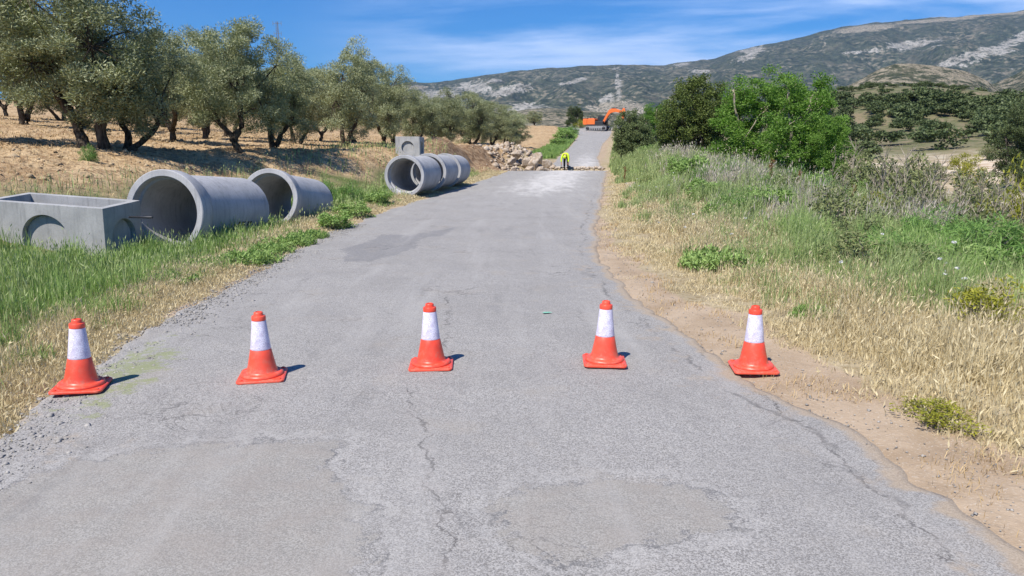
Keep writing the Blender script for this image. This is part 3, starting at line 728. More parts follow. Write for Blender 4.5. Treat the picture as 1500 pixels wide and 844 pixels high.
def deep(px, py, dep):                   # point at camera depth dep
    d = ray(px, py); return np.array([0, 0, CAM_H])+d*dep
PIPES = [((240, 311), 13.0, (345, 308), 15.35, 1.11, 'nearest large concrete pipe, lying beside the grey chamber with a rod'),
         ((394, 291), 16.6, (452, 297), 18.75, 1.0, 'second concrete pipe, lying behind the nearest one in tall grass'),
         ((592, 258), 24.0, (622, 254), 26.2, 1.0, 'concrete pipe with daylight through it, first of the far line below the square chamber'),
         ((627, 252.5), 26.6, (649, 250.5), 28.8, 1.0, 'concrete pipe in the middle of the far line of three'),
         ((651, 250), 29.4, (667, 248.5), 31.4, 1.0, 'farthest concrete pipe, mostly hidden, last of the far line of three')]
pipe = make_pipe()
for i, (f, df, b, db, sc, lab) in enumerate(PIPES):
    loc, rot = pipe_pose(deep(*f, df), deep(*b, db))
    if i == 0: pipe.scale = (sc,)*3; pipe.location = loc; pipe.rotation_euler = rot; tag(pipe, lab, None, 'concrete drain pipes on the left verge')
    else: dup(pipe, loc, rot, sc, lab, 'concrete drain pipes on the left verge')

bar = [c for c in pipe.children if c.name.startswith('barrel')][0]
rr = .6085
def on_barrel(a, y): return (rr*math.cos(a), y, rr*math.sin(a))
for y0, ln, tl in ((1.25, .07, .02), (1.36, .06, -.02), (1.44, .03, 0), (1.56, .05, .02), (1.64, .05, 0)):
    a0 = rad(-17); mb = MB()
    mb.add([on_barrel(a0, y0), on_barrel(a0, y0+ln), on_barrel(a0-.14, y0+ln-tl), on_barrel(a0-.14, y0-tl)], [(0, 1, 2, 3)])
    mb.build('stencil_mark', M_ROD, pipe)
# ================================================================== concrete chambers
def make_chamber(W, D, H, wall, hole_r, hole_z, side_r, label, loc, rot):
    t = thing('concrete_chamber', label, 'concrete chamber', loc, rot)
    mb = MB(); mb.box((0, 0, H/2), (W, D, H)); o = mb.build('shell', M_BOXC, t)
    cut = []
    def cutter(mb_):
        c = mb_.build('cutter', M_BOXC, t); cut.append(c)
        m = o.modifiers.new('b', 'BOOLEAN'); m.object = c; m.operation = 'DIFFERENCE'; m.solver = 'EXACT'
    k = MB(); k.box((0, 0, wall+H/2), (W-2*wall, D-2*wall, H), taper=(1.02, 1.02)); cutter(k)
    k = MB(); k.lathe([(hole_r, 0), (hole_r*.97, .125)], 64, Matrix.Translation((0, -D/2-.02, hole_z)) @ Matrix.Rotation(rad(-90), 4, 'X')); cutter(k)
    k = MB(); k.lathe([(hole_r, 0), (hole_r*.97, .125)], 64, Matrix.Translation((0, D/2+.02, hole_z)) @ Matrix.Rotation(rad(90), 4, 'X')); cutter(k)
    k = MB(); k.lathe([(side_r, 0), (side_r*.97, .115)], 64, Matrix.Translation((W/2+.02, 0, hole_z)) @ Matrix.Rotation(rad(-90), 4, 'Y')); cutter(k)
    k = MB(); k.lathe([(side_r, 0), (side_r*.97, .115)], 64, Matrix.Translation((-W/2-.02, 0, hole_z)) @ Matrix.Rotation(rad(90), 4, 'Y')); cutter(k)
    bv = o.modifiers.new('bevel', 'BEVEL'); bv.width = .012; bv.segments = 2; bv.limit_method = 'ANGLE'; bv.angle_limit = rad(50)
    me = baked(o); o.modifiers.clear(); old = o.data; o.data = me; bpy.data.meshes.remove(old)
    for c in cut: bpy.data.objects.remove(c)
    for z in (H*.45,):                   # thin knock-out discs a few mm inside the recesses
        mb = MB(); mb.lathe([(hole_r*.93, 0), (hole_r*.92, .012), (0, .012)], 64, Matrix.Translation((0, -D/2+.100, hole_z)) @ Matrix.Rotation(rad(90), 4, 'X'))
        kd = mb.build('knockout_disc', M_BOXC, t); sharp(kd.data, 30)
        mb = MB(); mb.lathe([(side_r*.93, 0), (side_r*.92, .012), (0, .012)], 64, Matrix.Translation((W/2-.09, 0, hole_z)) @ Matrix.Rotation(rad(90), 4, 'Y'))
        kd = mb.build('knockout_disc', M_BOXC, t); sharp(kd.data, 30)
    return t
p = deep(150, 306, 11.9)                 # near top right corner of the big chamber
W1, D1, H1 = 2.05, 1.05, .98
rot1 = (rad(3.2), rad(3.6), rad(-5))
Rm = Matrix.Rotation(rot1[2], 4, 'Z') @ Matrix.Rotation(rot1[1], 4, 'Y') @ Matrix.Rotation(rot1[0], 4, 'X')
base = Vector(p)-Rm @ Vector((W1/2, -D1/2, H1))
make_chamber(W1, D1, H1, .135, .41, .40, .34, 'large grey concrete chamber sunk in green grass at the left edge', base, rot1)
p = deep(579, 200, 34.5)                 # near top left corner of the small one
W2, D2, H2 = 1.15, 1.15, 1.12
rot2 = (rad(-1), rad(.5), rad(-4))
Rm = Matrix.Rotation(rot2[2], 4, 'Z') @ Matrix.Rotation(rot2[1], 4, 'Y') @ Matrix.Rotation(rot2[0], 4, 'X')
base = Vector(p)-Rm @ Vector((-W2/2, -D2/2, H2))
make_chamber(W2, D2, H2, .135, .29, .62, .29, 'small square concrete chamber standing on the bank behind the far pipes', base, rot2)
mb = MB(); a, b = Vector(deep(190, 318, 12.45)), Vector(deep(223, 318.5, 12.0)); mb.tube([a, b], [.018, .018], 10)
tag(mb.build('steel_rod', M_ROD, None, True), 'short dark steel rod sticking out of the chamber side', 'rod')


# ================================================================== excavator
def make_excavator(loc, yaw):
    t = thing('excavator', 'orange tracked excavator parked where the road crests', 'excavator', loc, (0, 0, yaw), None, .95)
    # x = forward, y = left
    for sy in (-1, 1):
        mb = MB(); pts = []
        for cx, a0 in ((1.75, -90), (-1.75, 90)):
            for k in range(9): a = rad(a0+180*k/8); pts.append((cx+.44*math.cos(a), .46+.44*math.sin(a)))
        mb.prism(pts, sy*1.15-.30, sy*1.15+.30); tr = mb.build('track', M_STEEL, t, bevel=.02)
        mb = MB()
        L = 3.5*2+2*math.pi*.44
        for k in range(46):               # track shoes
            s_ = L*k/46
            if s_ < 3.5: x, z, a = -1.75+s_, .02, 0
            elif s_ < 3.5+math.pi*.44: q = (s_-3.5)/.44; x, z, a = 1.75+.46*math.sin(q), .46-.46*math.cos(q), -q
            elif s_ < 7+math.pi*.44: x, z, a = 1.75-(s_-3.5-math.pi*.44), .90, 0
            else: q = (s_-7-math.pi*.44)/.44; x, z, a = -1.75-.46*math.sin(q), .46+.46*math.cos(q), -q
            mb.box((0, 0, 0), (.12, .62, .05), Matrix.Translation((x, sy*1.15, z)) @ Matrix.Rotation(a, 4, 'Y'))
        mb.build('track_shoes', M_STEEL, tr)
        mb = MB()
        for k in range(7): mb.lathe([(.0, -.33), (.16, -.33), (.16, .33), (0, .33)], 14, Matrix.Translation((-1.45+.48*k, sy*1.15, .27)) @ Matrix.Rotation(rad(90), 4, 'X'))
        for cx in (-1.75, 1.75): mb.lathe([(.0, -.335), (.33, -.335), (.33, .335), (0, .335)], 18, Matrix.Translation((cx, sy*1.15, .46)) @ Matrix.Rotation(rad(90), 4, 'X'))
        mb.build('rollers', M_BLACK, tr, True)
    mb = MB(); mb.box((0, 0, .62), (2.4, 1.7, .4)); mb.lathe([(.65, .8), (.65, 1.0)], 24); mb.build('undercarriage', M_BLACK, t)
    mb = MB(); mb.box((-.35, 0, 1.08), (4.3, 2.6, .2)); mb.build('turntable_deck', M_BLACK, t, bevel=.03)
    mb = MB(); pts = [(-2.75, 1.2), (-2.85, 1.4), (-2.85, 2.15), (-2.7, 2.35), (-1.95, 2.35), (-1.95, 1.12), (-2.6, 1.12)]
    mb.prism(pts, -1.33, 1.33); mb.build('counterweight', M_ORANGE, t, bevel=.08)
    mb = MB(); mb.box((-1.1, 0, 1.72), (1.66, 2.56, 1.06)); mb.box((-1.15, -.2, 2.32), (1.4, 1.5, .16)); mb.build('engine_hood', M_ORANGE, t, bevel=.05)
    mb = MB(); mb.box((.6, -.88, 1.5), (1.7, .78, .66)); mb.build('side_tank', M_BLACK, t, bevel=.05)
    mb = MB(); mb.tube([(-1.5, -.5, 2.3), (-1.5, -.5, 2.75)], [.07, .07], 10); mb.build('exhaust_pipe', M_BLACK, t, True)
    mb = MB(); pts = [(-.25, 1.18), (1.62, 1.18), (1.72, 1.7), (1.5, 2.78), (1.3, 2.92), (-.1, 2.92), (-.25, 2.75)]
    mb.prism(pts, .28, 1.28); cab = mb.build('cab', M_BLACK, t, bevel=.04)
    mb = MB(); mb.prism([(.2, 1.75), (1.55, 1.75), (1.42, 2.68), (.2, 2.68)], 1.283, 1.295); mb.prism([(.2, 1.75), (1.55, 1.75), (1.42, 2.68), (.2, 2.68)], .265, .277)
    mb.add([(1.715, .36, 1.75), (1.715, 1.2, 1.75), (1.532, 1.2, 2.7), (1.532, .36, 2.7)], [(0, 1, 2, 3)]); mb.build('window', M_GLASS, cab)
    # boom (in the x-z plane), arm, bucket
    q_ = lambda L_: [(1.3+(x-1.3)*.80, z) for x, z in L_]
    bp = [(1.05, 1.45), (1.35, 1.35), (1.75, 1.9), (2.55, 2.95), (3.2, 3.45), (4.2, 3.62), (6.1, 3.35), (6.35, 3.55), (6.25, 3.78), (4.4, 4.25), (3.3, 4.28), (2.6, 3.95), (1.7, 2.75), (1.0, 1.75)]
    mb = MB(); mb.prism(q_(bp), -.45, .05); mb.build('boom', M_ORANGE, t, bevel=.04)
    ap = [(6.0, 3.9), (6.35, 4.35), (6.75, 4.3), (6.9, 3.7), (6.35, 1.9), (6.1, 1.35), (5.88, 1.4), (5.95, 2.0), (6.05, 3.2)]
    mb = MB(); mb.prism(q_(ap), -.38, -.02); mb.build('arm', M_ORANGE, t, bevel=.03)
    mb = MB(); mb.prism(q_([(6.2, 1.45), (5.85, 1.5), (5.2, 1.2), (4.95, .6), (5.2, .15), (5.9, .05), (6.3, .45), (6.0, .9)]), -.8, .4); mb.build('bucket', M_STEEL, t, bevel=.03)
    for y0 in (-.62, .20):
        mb = MB(); mb.tube([(1.55, y0, 1.35), (2.2, y0, 2.35)], [.10, .10], 10); mb.tube([(2.2, y0, 2.35), (2.85, y0, 3.35)], [.055, .055], 10)
        mb.build('boom_cylinder', M_BLACK, t, True)
    mb = MB(); mb.tube([(2.9, -.2, 4.34), (4.1, -.2, 4.40)], [.10, .10], 10); mb.tube([(4.1, -.2, 4.40), (5.35, -.2, 4.3)], [.055, .055], 10)
    mb.build('arm_cylinder', M_BLACK, t, True)
    for y0 in (-1.05, .95):
        mb = MB(); mb.tube([(-1.9, y0, 2.3), (-1.9, y0, 2.75), (-.5, y0, 2.75), (-.5, y0, 2.3)], [.025]*4, 6); mb.build('hand_rail', M_BLACK, t, True)
    return t
pe = on(876, 146)
make_excavator((pe.x, pe.y, float(zroad(146.0))+.03), rad(-27))

# ================================================================== worker
def skin(name, V, E, Rr, mat, parent=None, sub=2, root=0):
    me = bpy.data.meshes.new(name); me.from_pydata([tuple(v) for v in V], E, []); o = bpy.data.objects.new(name, me); COL.objects.link(o)
    m = o.modifiers.new('s', 'SKIN'); m.use_smooth_shade = True
    for i, r in enumerate(Rr):
        sv = me.skin_vertices[0].data[i]; sv.radius = (r, r) if np.isscalar(r) else r; sv.use_root = i == root
    s2 = o.modifiers.new('d', 'SUBSURF'); s2.levels = sub; s2.render_levels = sub
    out = baked(o); bpy.data.objects.remove(o)
    r = link(name, out, mat, parent, True); return r
pw = on(829, 50.0 if False else 53.9)
def make_worker(loc, yaw):
    t = thing('person', 'road worker in a hi-vis jacket bending over beside the trench', 'person', loc, (0, 0, yaw))
    V, E, Rr = [], [], []
    def add(p, r, par=None):
        V.append(p); Rr.append(r)
        if par is not None: E.append((par, len(V)-1))
        return len(V)-1
    pel = add((0, .10, .90), (.15, .12)); sp1 = add((0, -.08, .97), (.145, .115), pel); sp2 = add((0, -.30, .98), (.16, .115), sp1)
    nk = add((0, -.46, .93), .062, sp2); h1 = add((0, -.54, .88), .075, nk); h2 = add((0, -.63, .81), .10, h1); h3 = add((0, -.69, .745), .085, h2)
    nose = add((0, -.625, .70), .016, h2)
    for s in (-1, 1):
        hip = add((s*.10, .10, .86), .105, pel); kn = add((s*.125, .02, .47), .066, hip); ak = add((s*.13, .08, .10), .045, kn)
        add((s*.135, -.02, .045), .045, ak); add((s*.14, -.13, .035), .035, len(V)-1)
        sh = add((s*.19, -.38, .93), .068, sp2)
        eb = add((s*.25+(-.03 if s < 0 else 0), -.42, .64), .046, sh); wr = add((s*.22+(-.05 if s < 0 else 0), -.47, .40), .032, eb)
        pm = add((V[wr][0], -.475, .34), .036, wr)
        for k, (dx, ln) in enumerate(((-.027, .075), (-.009, .085), (.009, .08), (.027, .06))):
            b = add((V[wr][0]+dx, -.48, .30), .010, pm); c = add((V[wr][0]+dx, -.495, .30-ln*.5), .009, b); add((V[wr][0]+dx*.9, -.475, .30-ln), .008, c)
        b = add((V[wr][0]-s*.03, -.50, .33), .011, pm); add((V[wr][0]-s*.035, -.525, .29), .009, b)
        add((s*.09, -.625, .80), .022, h2)
    body = skin('body', V, E, Rr, M_SKIN, t)
    # jacket
    V, E, Rr = [], [], []
    a = add((0, .10, .92), (.185, .15)); b = add((0, -.08, .99), (.185, .15), a); c = add((0, -.30, 1.0), (.205, .15), b); d = add((0, -.44, .95), .085, c)
    for s in (-1, 1):
        sh = add((s*.195, -.38, .935), .092, c); eb = add((s*.25+(-.03 if s < 0 else 0), -.42, .64), .066, sh); add((s*.222+(-.05 if s < 0 else 0), -.467, .425), .050, eb)
    skin('jacket', V, E, Rr, M_HIVIS, t)
    V, E, Rr = [], [], []
    a = add((0, .10, .88), (.165, .14))
    for s in (-1, 1):
        hip = add((s*.105, .10, .80), .120, a); kn = add((s*.125, .02, .47), .088, hip); add((s*.13, .08, .09), .072, kn)
    skin('trousers', V, E, Rr, M_TROUSER, t)
    for s in (-1, 1):
        skin('boot', [(s*.13, .10, .13), (s*.13, .09, .06), (s*.138, -.03, .055), (s*.142, -.15, .045)], [(0, 1), (1, 2), (2, 3)], [.062, .062, .056, .045], M_BOOT, t)
    mb = MB(); mb.lathe([(.118, 0), (.118, .02), (.11, .06), (.085, .10), (.045, .122), (0, .128)], 24, Matrix.Translation((0, -.668, .80)) @ Matrix.Rotation(rad(118), 4, 'X'))
    mb.build('cap', M_HIVIS, t, True)
    return t
pw.z = float(zroad(pw.y))-.0
worker = make_worker((pw.x, pw.y, pw.z), rad(-12))
mb = MB(); mb.tube([(-.0, 0, 0), (0, .04, .62)], [.014, .014], 8)
tool = thing('hand_tool', 'slim upright hand tool held by the bending worker', 'tool', (pw.x-.36, pw.y-.42, pw.z), (0, 0, 0))
mb.build('shaft', M_WOOD, tool, True); mb = MB(); mb.box((0, -.02, .05), (.16, .02, .12)); mb.build('blade', M_ROD, tool)

# ================================================================== rubble and boulders
def rock_mesh(seed, name):
    r = np.random.default_rng(seed)
    bm = bmesh.new(); bmesh.ops.create_icosphere(bm, subdivisions=4, radius=1)
    planes = [(Vector(r.normal(size=3)).normalized(), r.uniform(.48, .85)) for _ in range(16)]
    off = r.uniform(0, 50)
    for v in bm.verts:
        p = v.co.copy(); k = min([1.05]+[dd/max(p.dot(nv), 1e-3) for nv, dd in planes if p.dot(nv) > dd*.9])
        v.co = p*k
        f = float(fbm(p.x*2.2+off, p.y*2.2+p.z*1.7, 4)); v.co *= 1+.09*f
    me = bpy.data.meshes.new(name); bm.to_mesh(me); bm.free(); sharp(me, 28); return me
ROCKS = [rock_mesh(k, 'boulder') for k in range(5)]
BOULD = [(788, 224, .62, (1, .8, .95)), (800, 231, .40, (1, .9, 1.2)), (783, 232, .45, (.9, .8, 1.3)), (770, 228, .38, (1.2, .8, .8)), (757, 226, .42, (1.1, .9, .9)), (748, 232, .36, (1.2, .8, .8)),
         (764, 236, .33, (1.2, .9, .7)), (776, 239, .30, (1.1, 1, .8)), (752, 239, .26, (1.2, 1, .7)), (792, 240, .32, (1.1, .8, .9)), (741, 236, .24, (1.3, 1, .7)), (802, 242, .20, (1.5, 1, .6)), (762, 243, .18, (1.4, 1, .6)), (733, 243, .15, (1.4, 1, .6))]
BL = ['large pale boulder with a flat top, highest on the rubble heap', 'tall pale boulder at the right end of the heap near the worker', 'upright pale slab of rock in the middle front of the heap', 'rounded brown boulder just left of the biggest one',
      'pale angular boulder at the back left of the heap', 'flat-sided boulder at the left end of the heap', 'low broad boulder in the heap foreground', 'small boulder in front of the upright slab', 'small flat boulder left of the low broad one',
      'blocky boulder at the front right beside the road', 'little boulder at the far left against the brown earth', 'flat stone slab lying between heap and worker', 'flat little stone at the front of the heap', 'smallest loose stone left of the rubble heap']
for i, (px, py, r, sc) in enumerate(BOULD):
    Y = 53.5-(py-224)*.25; q = Vector(at(px, py, Y)); g = Tz(q.x, q.y); q.z = max(g+r*sc[2]*.45, q.z) if i < 6 else g+r*sc[2]*.45
    if i < 6: q.z = min(q.z, g+r*1.5)
    o = link('boulder', ROCKS[i % 5], None); 
    if not o.data.materials: o.data.materials.append(M_ROCK)
    q.z += .12 if i < 6 else 0
    o.location = q; o.scale = [1.18*r*s_*random.uniform(.85, 1.2) for s_ in sc]; o.rotation_euler = (random.uniform(-.4, .4), random.uniform(-.4, .4), random.uniform(0, 6))
    tag(o, BL[i], 'boulder', 'boulders heaped beside the trench')
def stones(name, P, size, mat, flat=.6):
    """loose stones: jittered octahedra in one mesh (uncountable)"""
    n = len(P); base = np.array([[1, 0, 0], [0, 1, 0], [-1, 0, 0], [0, -1, 0], [0, 0, 1], [0, 0, -1.]])
    base = np.repeat(base[None], n, 0)*rng.uniform(.6, 1.25, (n, 6, 1)); a = rng.uniform(0, 6.28, n); ca, sa = np.cos(a)[:, None], np.sin(a)[:, None]
    V = np.stack([base[..., 0]*ca-base[..., 1]*sa, base[..., 0]*sa+base[..., 1]*ca, base[..., 2]*flat+.18*base[..., 0]*rng.normal(size=(n, 1))], -1)
    V = V*np.asarray(size)[:, None, None]+P[:, None]
    f = np.array([[0, 1, 4], [1, 2, 4], [2, 3, 4], [3, 0, 4], [1, 0, 5], [2, 1, 5], [3, 2, 5], [0, 3, 5]])
    L_ = (np.arange(n)[:, None, None]*6+f[None]).reshape(-1, 3)
    me = mesh_np(name, V.reshape(-1, 3), L_, np.full(len(L_), 3), dict(tint=np.repeat(rng.uniform(0, 1, n), 6)))
    return tag(link(name, me, mat), kind='stuff')
n = 9000
y = rng.uniform(2.0, 16, n)**1.0; off = np.abs(rng.normal(0, .28, n))-.12
x = XL(y)+rng.normal(.12, .2, n)
z = T(x, y)+.012; sz = rng.lognormal(-4.75, .5, n)
right = rng.random(n) < .17
x = np.where(right, XR(y)+rng.uniform(-.05, .9, n)*(XS(y)-XR(y)), x); z = T(x, y)+np.where((x > XL(y)) & (x < XR(y)), .032, .004)
sz = np.where(right, sz*.6, sz)
stones('gravel', np.stack([x, y, z], 1), np.minimum(sz, .035), M_GRAVEL)
n = 420
x = rng.uniform(1.5, 6.6, n); y = np.where(rng.random(n) < .6, rng.normal(54.2, .35, n), rng.uniform(50, 54.4, n)); 
stones('rubble', np.stack([x, y, T(x, y)+.05], 1), np.minimum(rng.lognormal(-2.7, .6, n), .25), M_ROCK, .5)
n = 420
x = rng.normal(.2, 1.6, n); y = 54.0+rng.normal(0, 1.7, n); k = x < XL(y)+.5; x, y = x[k], y[k]
stones('rubble', np.stack([x, y, T(x, y)+.05], 1), np.clip(rng.lognormal(-2.1, .6, len(x)), .04, .38), M_ROCK, .7)
n = 14000
y = 12+78*rng.random(n)**1.6; s0 = rng.uniform(3.0, 45, n); x = XL(y)-s0; k = s0*(1+1.1*sm(25, 37, y)) > 6.6; x, y = x[k], y[k]
stones('clods', np.stack([x, y, T(x, y)+.01], 1), np.minimum(rng.lognormal(-3.1, .55, len(x)), .22), M_CLOD, .6)

# slabs along the far lip of the trench
for px, w_, lab in ((815, 1.0, 'broken flat asphalt slab on the trench lip behind the worker'), (842, 1.4, 'long broken slab on the trench lip right of the worker'), (868, .8, 'short broken slab at the right end of the trench lip')):
    q = on(px, 54.5); mb = MB(); mb.box((0, 0, .045), (w_, .4, .09), taper=(.9, .8)); o = mb.build('broken_slab', M_ROCK, None, bevel=.02)
    o.location = (q.x, q.y, float(zroad(q.y))-.02); o.rotation_euler = (rad(random.uniform(-8, 4)), rad(random.uniform(-4, 4)), rad(random.uniform(-12, 12))); tag(o, lab, 'slab')
gx_, gy_ = gpt(801, 462)
mb = MB(); pts = [(-.05, -.02), (-.02, -.035), (.03, -.02), (.06, 0), (.02, .025), (-.03, .02)]; mb.add([(a, b, 0) for a, b in pts], [tuple(range(6))])
o = mb.build('paint_mark', M_GREENPAINT); o.location = (gx_, gy_, Tz(gx_, gy_)+.062); tag(o, 'small green paint dash sprayed on the asphalt', 'paint mark')

# ================================================================== lattice masts
def make_mast(H, label, loc, w0=.5, cat='lattice mast', panels=22):
    t = thing('lattice_mast', label, cat, loc)
    mb = MB(); c = [(math.cos(rad(a)), math.sin(rad(a))) for a in (90, 210, 330)]
    wz = lambda z: w0*(1-.55*z/H)
    for x, y in c: mb.tube([(x*w0, y*w0, 0), (x*wz(H), y*wz(H), H)], [.05, .04], 5)
    for k in range(panels):
        z0, z1 = H*k/panels, H*(k+1)/panels
        for i in range(3):
            a, b = c[i], c[(i+1) % 3]
            if k % 2: a, b = b, a
            mb.tube([(a[0]*wz(z0), a[1]*wz(z0), z0), (b[0]*wz(z1), b[1]*wz(z1), z1)], [.02, .02], 4)
            mb.tube([(a[0]*wz(z1), a[1]*wz(z1), z1), (b[0]*wz(z1), b[1]*wz(z1), z1)], [.014, .014], 4)
    mb.build('lattice_frame', M_MAST, t)
    for z, l in ((H-.3, .8), (H-2.2, .7), (H-4.4, .6)):
        mb = MB(); mb.tube([(-l, 0, z), (l, 0, z)], [.04, .04], 5)
        for s in (-1, 1): mb.tube([(s*l, 0, z-.4), (s*l, 0, z+.4)], [.045, .045], 5)
        mb.build('antenna', M_MAST, t)
    return t
q = on(413, 150); make_mast(Vector(at(410, 32, 150)).z-q.z, 'thin lattice radio mast rising behind the olive trees', q)
# ================================================================== vegetation helpers
def unit(a): return a/np.maximum(np.linalg.norm(a, axis=-1, keepdims=True), 1e-9)
def leaf_cloud(C, R, n_per, L, W, seed, up=.25, out=.8, squash=.85, ctint=None, zmin=None):
    r = np.random.default_rng(seed); k = len(C)
    idx = np.repeat(np.arange(k), n_per); n = len(idx)
    d = unit(r.normal(size=(n, 3))); rr = r.random(n)**.45
    P = C[idx]+d*(R[idx]*rr)[:, None]*np.array([1, 1, squash])
    D = unit(d*out+r.normal(size=(n, 3))*.65+np.array([0, 0, up]))
    Sd = unit(np.cross(D, r.normal(size=(n, 3))))
    l = L*r.uniform(.6, 1.3, n)[:, None]; w = W*r.uniform(.7, 1.25, n)[:, None]
    if zmin is not None:
        k_ = P[:, 2] > zmin; P, D, Sd, l, w, idx = P[k_], D[k_], Sd[k_], l[k_], w[k_], idx[k_]; n = len(idx)
    V = np.stack([P-D*l*.5, P-Sd*w*.5, P+D*l*.5, P+Sd*w*.5], 1)
    ct = (ctint if ctint is not None else r.random(k))[idx]
    return V.reshape(-1, 3), np.repeat(np.clip(ct+.12*r.normal(size=n), 0, 1), 4)
def quads(name, V, tint):
    n = len(V)//4
    return mesh_np(name, V, np.arange(len(V)), np.full(n, 4), dict(tint=tint))
def lobes_of(H, Rw, n, seed, zc=.62, zr=.34, lr=(.19, .27), ell=1.0):
    r = np.random.default_rng(seed); out = []
    for i in range(n):
        a = 2*math.pi*(i*.618+r.uniform(-.08, .08)); z = -1+2*(i+.5)/n+r.uniform(-.15, .15)
        q = math.sqrt(max(.22, 1-z*z))*r.uniform(.55, .85)
        s_ = r.uniform(*lr)*H
        out.append((q*Rw*math.cos(a), q*Rw*math.sin(a), (zc+zr*z*.82)*H, s_, s_, s_*ell))
    out.append((0, 0, zc*H, .21*H, .21*H, .21*H*ell))
    return out
def tree_meshes(name, seed, H, stems, lobes, n_clump, crad, n_leaf, L, W, up=.25, trunk_r=.11, shell=.5, zmin=None, out=.8, hang=0.):
    """-> (trunk mesh, crown mesh): stems = list of joint chains; every lobe gets a limb, every clump a twig"""
    r = np.random.default_rng(seed); mb = MB(); tops = []
    for ch in stems:
        m = len(ch); pts = []
        for i in range(m-1):
            for k in range(4):
                f = k/4; pts.append(Vector(ch[i]).lerp(Vector(ch[i+1]), f)+Vector(r.normal(size=3)*.02*(i+f > 0)))
        pts.append(Vector(ch[-1])); nn = len(pts)
        rs = [trunk_r*(1.25 if j == 0 else 1)*(1-.55*j/nn)*(1+.08*r.normal()) for j in range(nn)]
        mb.tube(pts, rs, 8); tops.append((pts, rs))
    C, Rr, ct = [], [], []
    for (cx, cy, cz, rx, ry, rz) in lobes:
        lc = Vector((cx, cy, cz))
        pts, rs = min(tops, key=lambda q: (q[0][-1]-lc).length); j = len(pts)-1-int(r.integers(0, 3)); a = pts[j]
        mid = a.lerp(lc, .5)+Vector((0, 0, .12*H*r.uniform(-.3, .6)))
        pp = [a, a.lerp(mid, .55)+Vector(r.normal(size=3)*.03*H*.3), mid, mid.lerp(lc, .6), lc]
        mb.tube(pp, [rs[j]*.75, rs[j]*.55, rs[j]*.42, rs[j]*.3, rs[j]*.16], 6)
        t0 = r.random()
        for k in range(n_clump):
            d = unit(r.normal(size=3)); q = shell+(1.05-shell)*r.random()
            c = np.array([cx+d[0]*rx*q, cy+d[1]*ry*q, cz+d[2]*rz*q-hang*max(0, -d[2])*rz])
            C.append(c); Rr.append(crad*r.uniform(.65, 1.3)); ct.append(np.clip(.45*t0+.55*r.random(), 0, 1))
            if k % 2 == 0:
                e = Vector(c); mb.tube([lc, lc.lerp(e, .5)+Vector(r.normal(size=3)*.04), e], [rs[j]*.16, rs[j]*.10, .006], 4)
    V, t_ = leaf_cloud(np.array(C), np.array(Rr), n_leaf, L, W, seed+1, up, out, .85, np.array(ct), zmin)
    return mb.mesh(name+'_trunk'), quads(name+'_crown', V, t_)
def tree_thing(name, label, cat, meshes, bark_m, leaf_m, loc, rz=0, sc=1., group=None):
    t = thing(name, label, cat, loc, (0, 0, rz), group, sc)
    for nm, me, m in (('trunk', meshes[0], bark_m), ('crown', meshes[1], leaf_m)):
        o = bpy.data.objects.new(nm, me); COL.objects.link(o); o.parent = t
        if me.materials and me.materials[0] != m: me = me.copy(); me.materials.clear(); o.data = me
        if not me.materials: me.materials.append(m)
        if nm == 'trunk': me.polygons.foreach_set('use_smooth', np.full(len(me.polygons), True))
    return t

# ================================================================== olive grove
OL = []
def olive(seed, stems, n=9, Rw=1.45, **k):
    H = 4.5
    OL.append(tree_meshes('olive', seed, H, stems, lobes_of(H, Rw*1.06, n, seed, .605, .37, (.14, .20), 1.05), 22, .33, 215, .095, .025, .45, .12, .62, .45, .75, .35))
olive(11, [[(0, 0, -.1), (-.18, .1, .6), (-.45, .1, 1.3), (-.6, .2, 2.1)], [(.28, .1, -.1), (.30, .1, .7), (.30, 0, 1.5), (.45, -.1, 2.4)]])
olive(12, [[(-.2, 0, -.1), (.15, 0, .28), (.62, .05, .75), (.95, .1, 1.5)], [(-.25, .2, -.1), (-.2, .3, .8), (-.5, .3, 1.7)]], 10, 1.55)
olive(13, [[(0, 0, -.1), (-.18, 0, .4), (-.35, .05, .75), (-.9, .1, 1.35)], [(-.2, 0, .45), (.05, .1, .95), (.1, .2, 1.9)]], 9)
olive(14, [[(0, 0, -.1), (.10, 0, .5), (.42, 0, 1.15), (.75, 0, 1.9)], [(-.15, .05, -.1), (-.15, 0, .9), (-.25, .1, 2.0)]], 9, 1.35)
olive(15, [[(0, 0, -.1), (.05, 0, .5), (-.5, 0, 1.2), (-.8, .2, 2.0)], [(.05, 0, .5), (.5, .1, 1.1), (.7, .1, 2.0)]], 8, 1.5)
GRP = 'olive trees of the roadside grove'
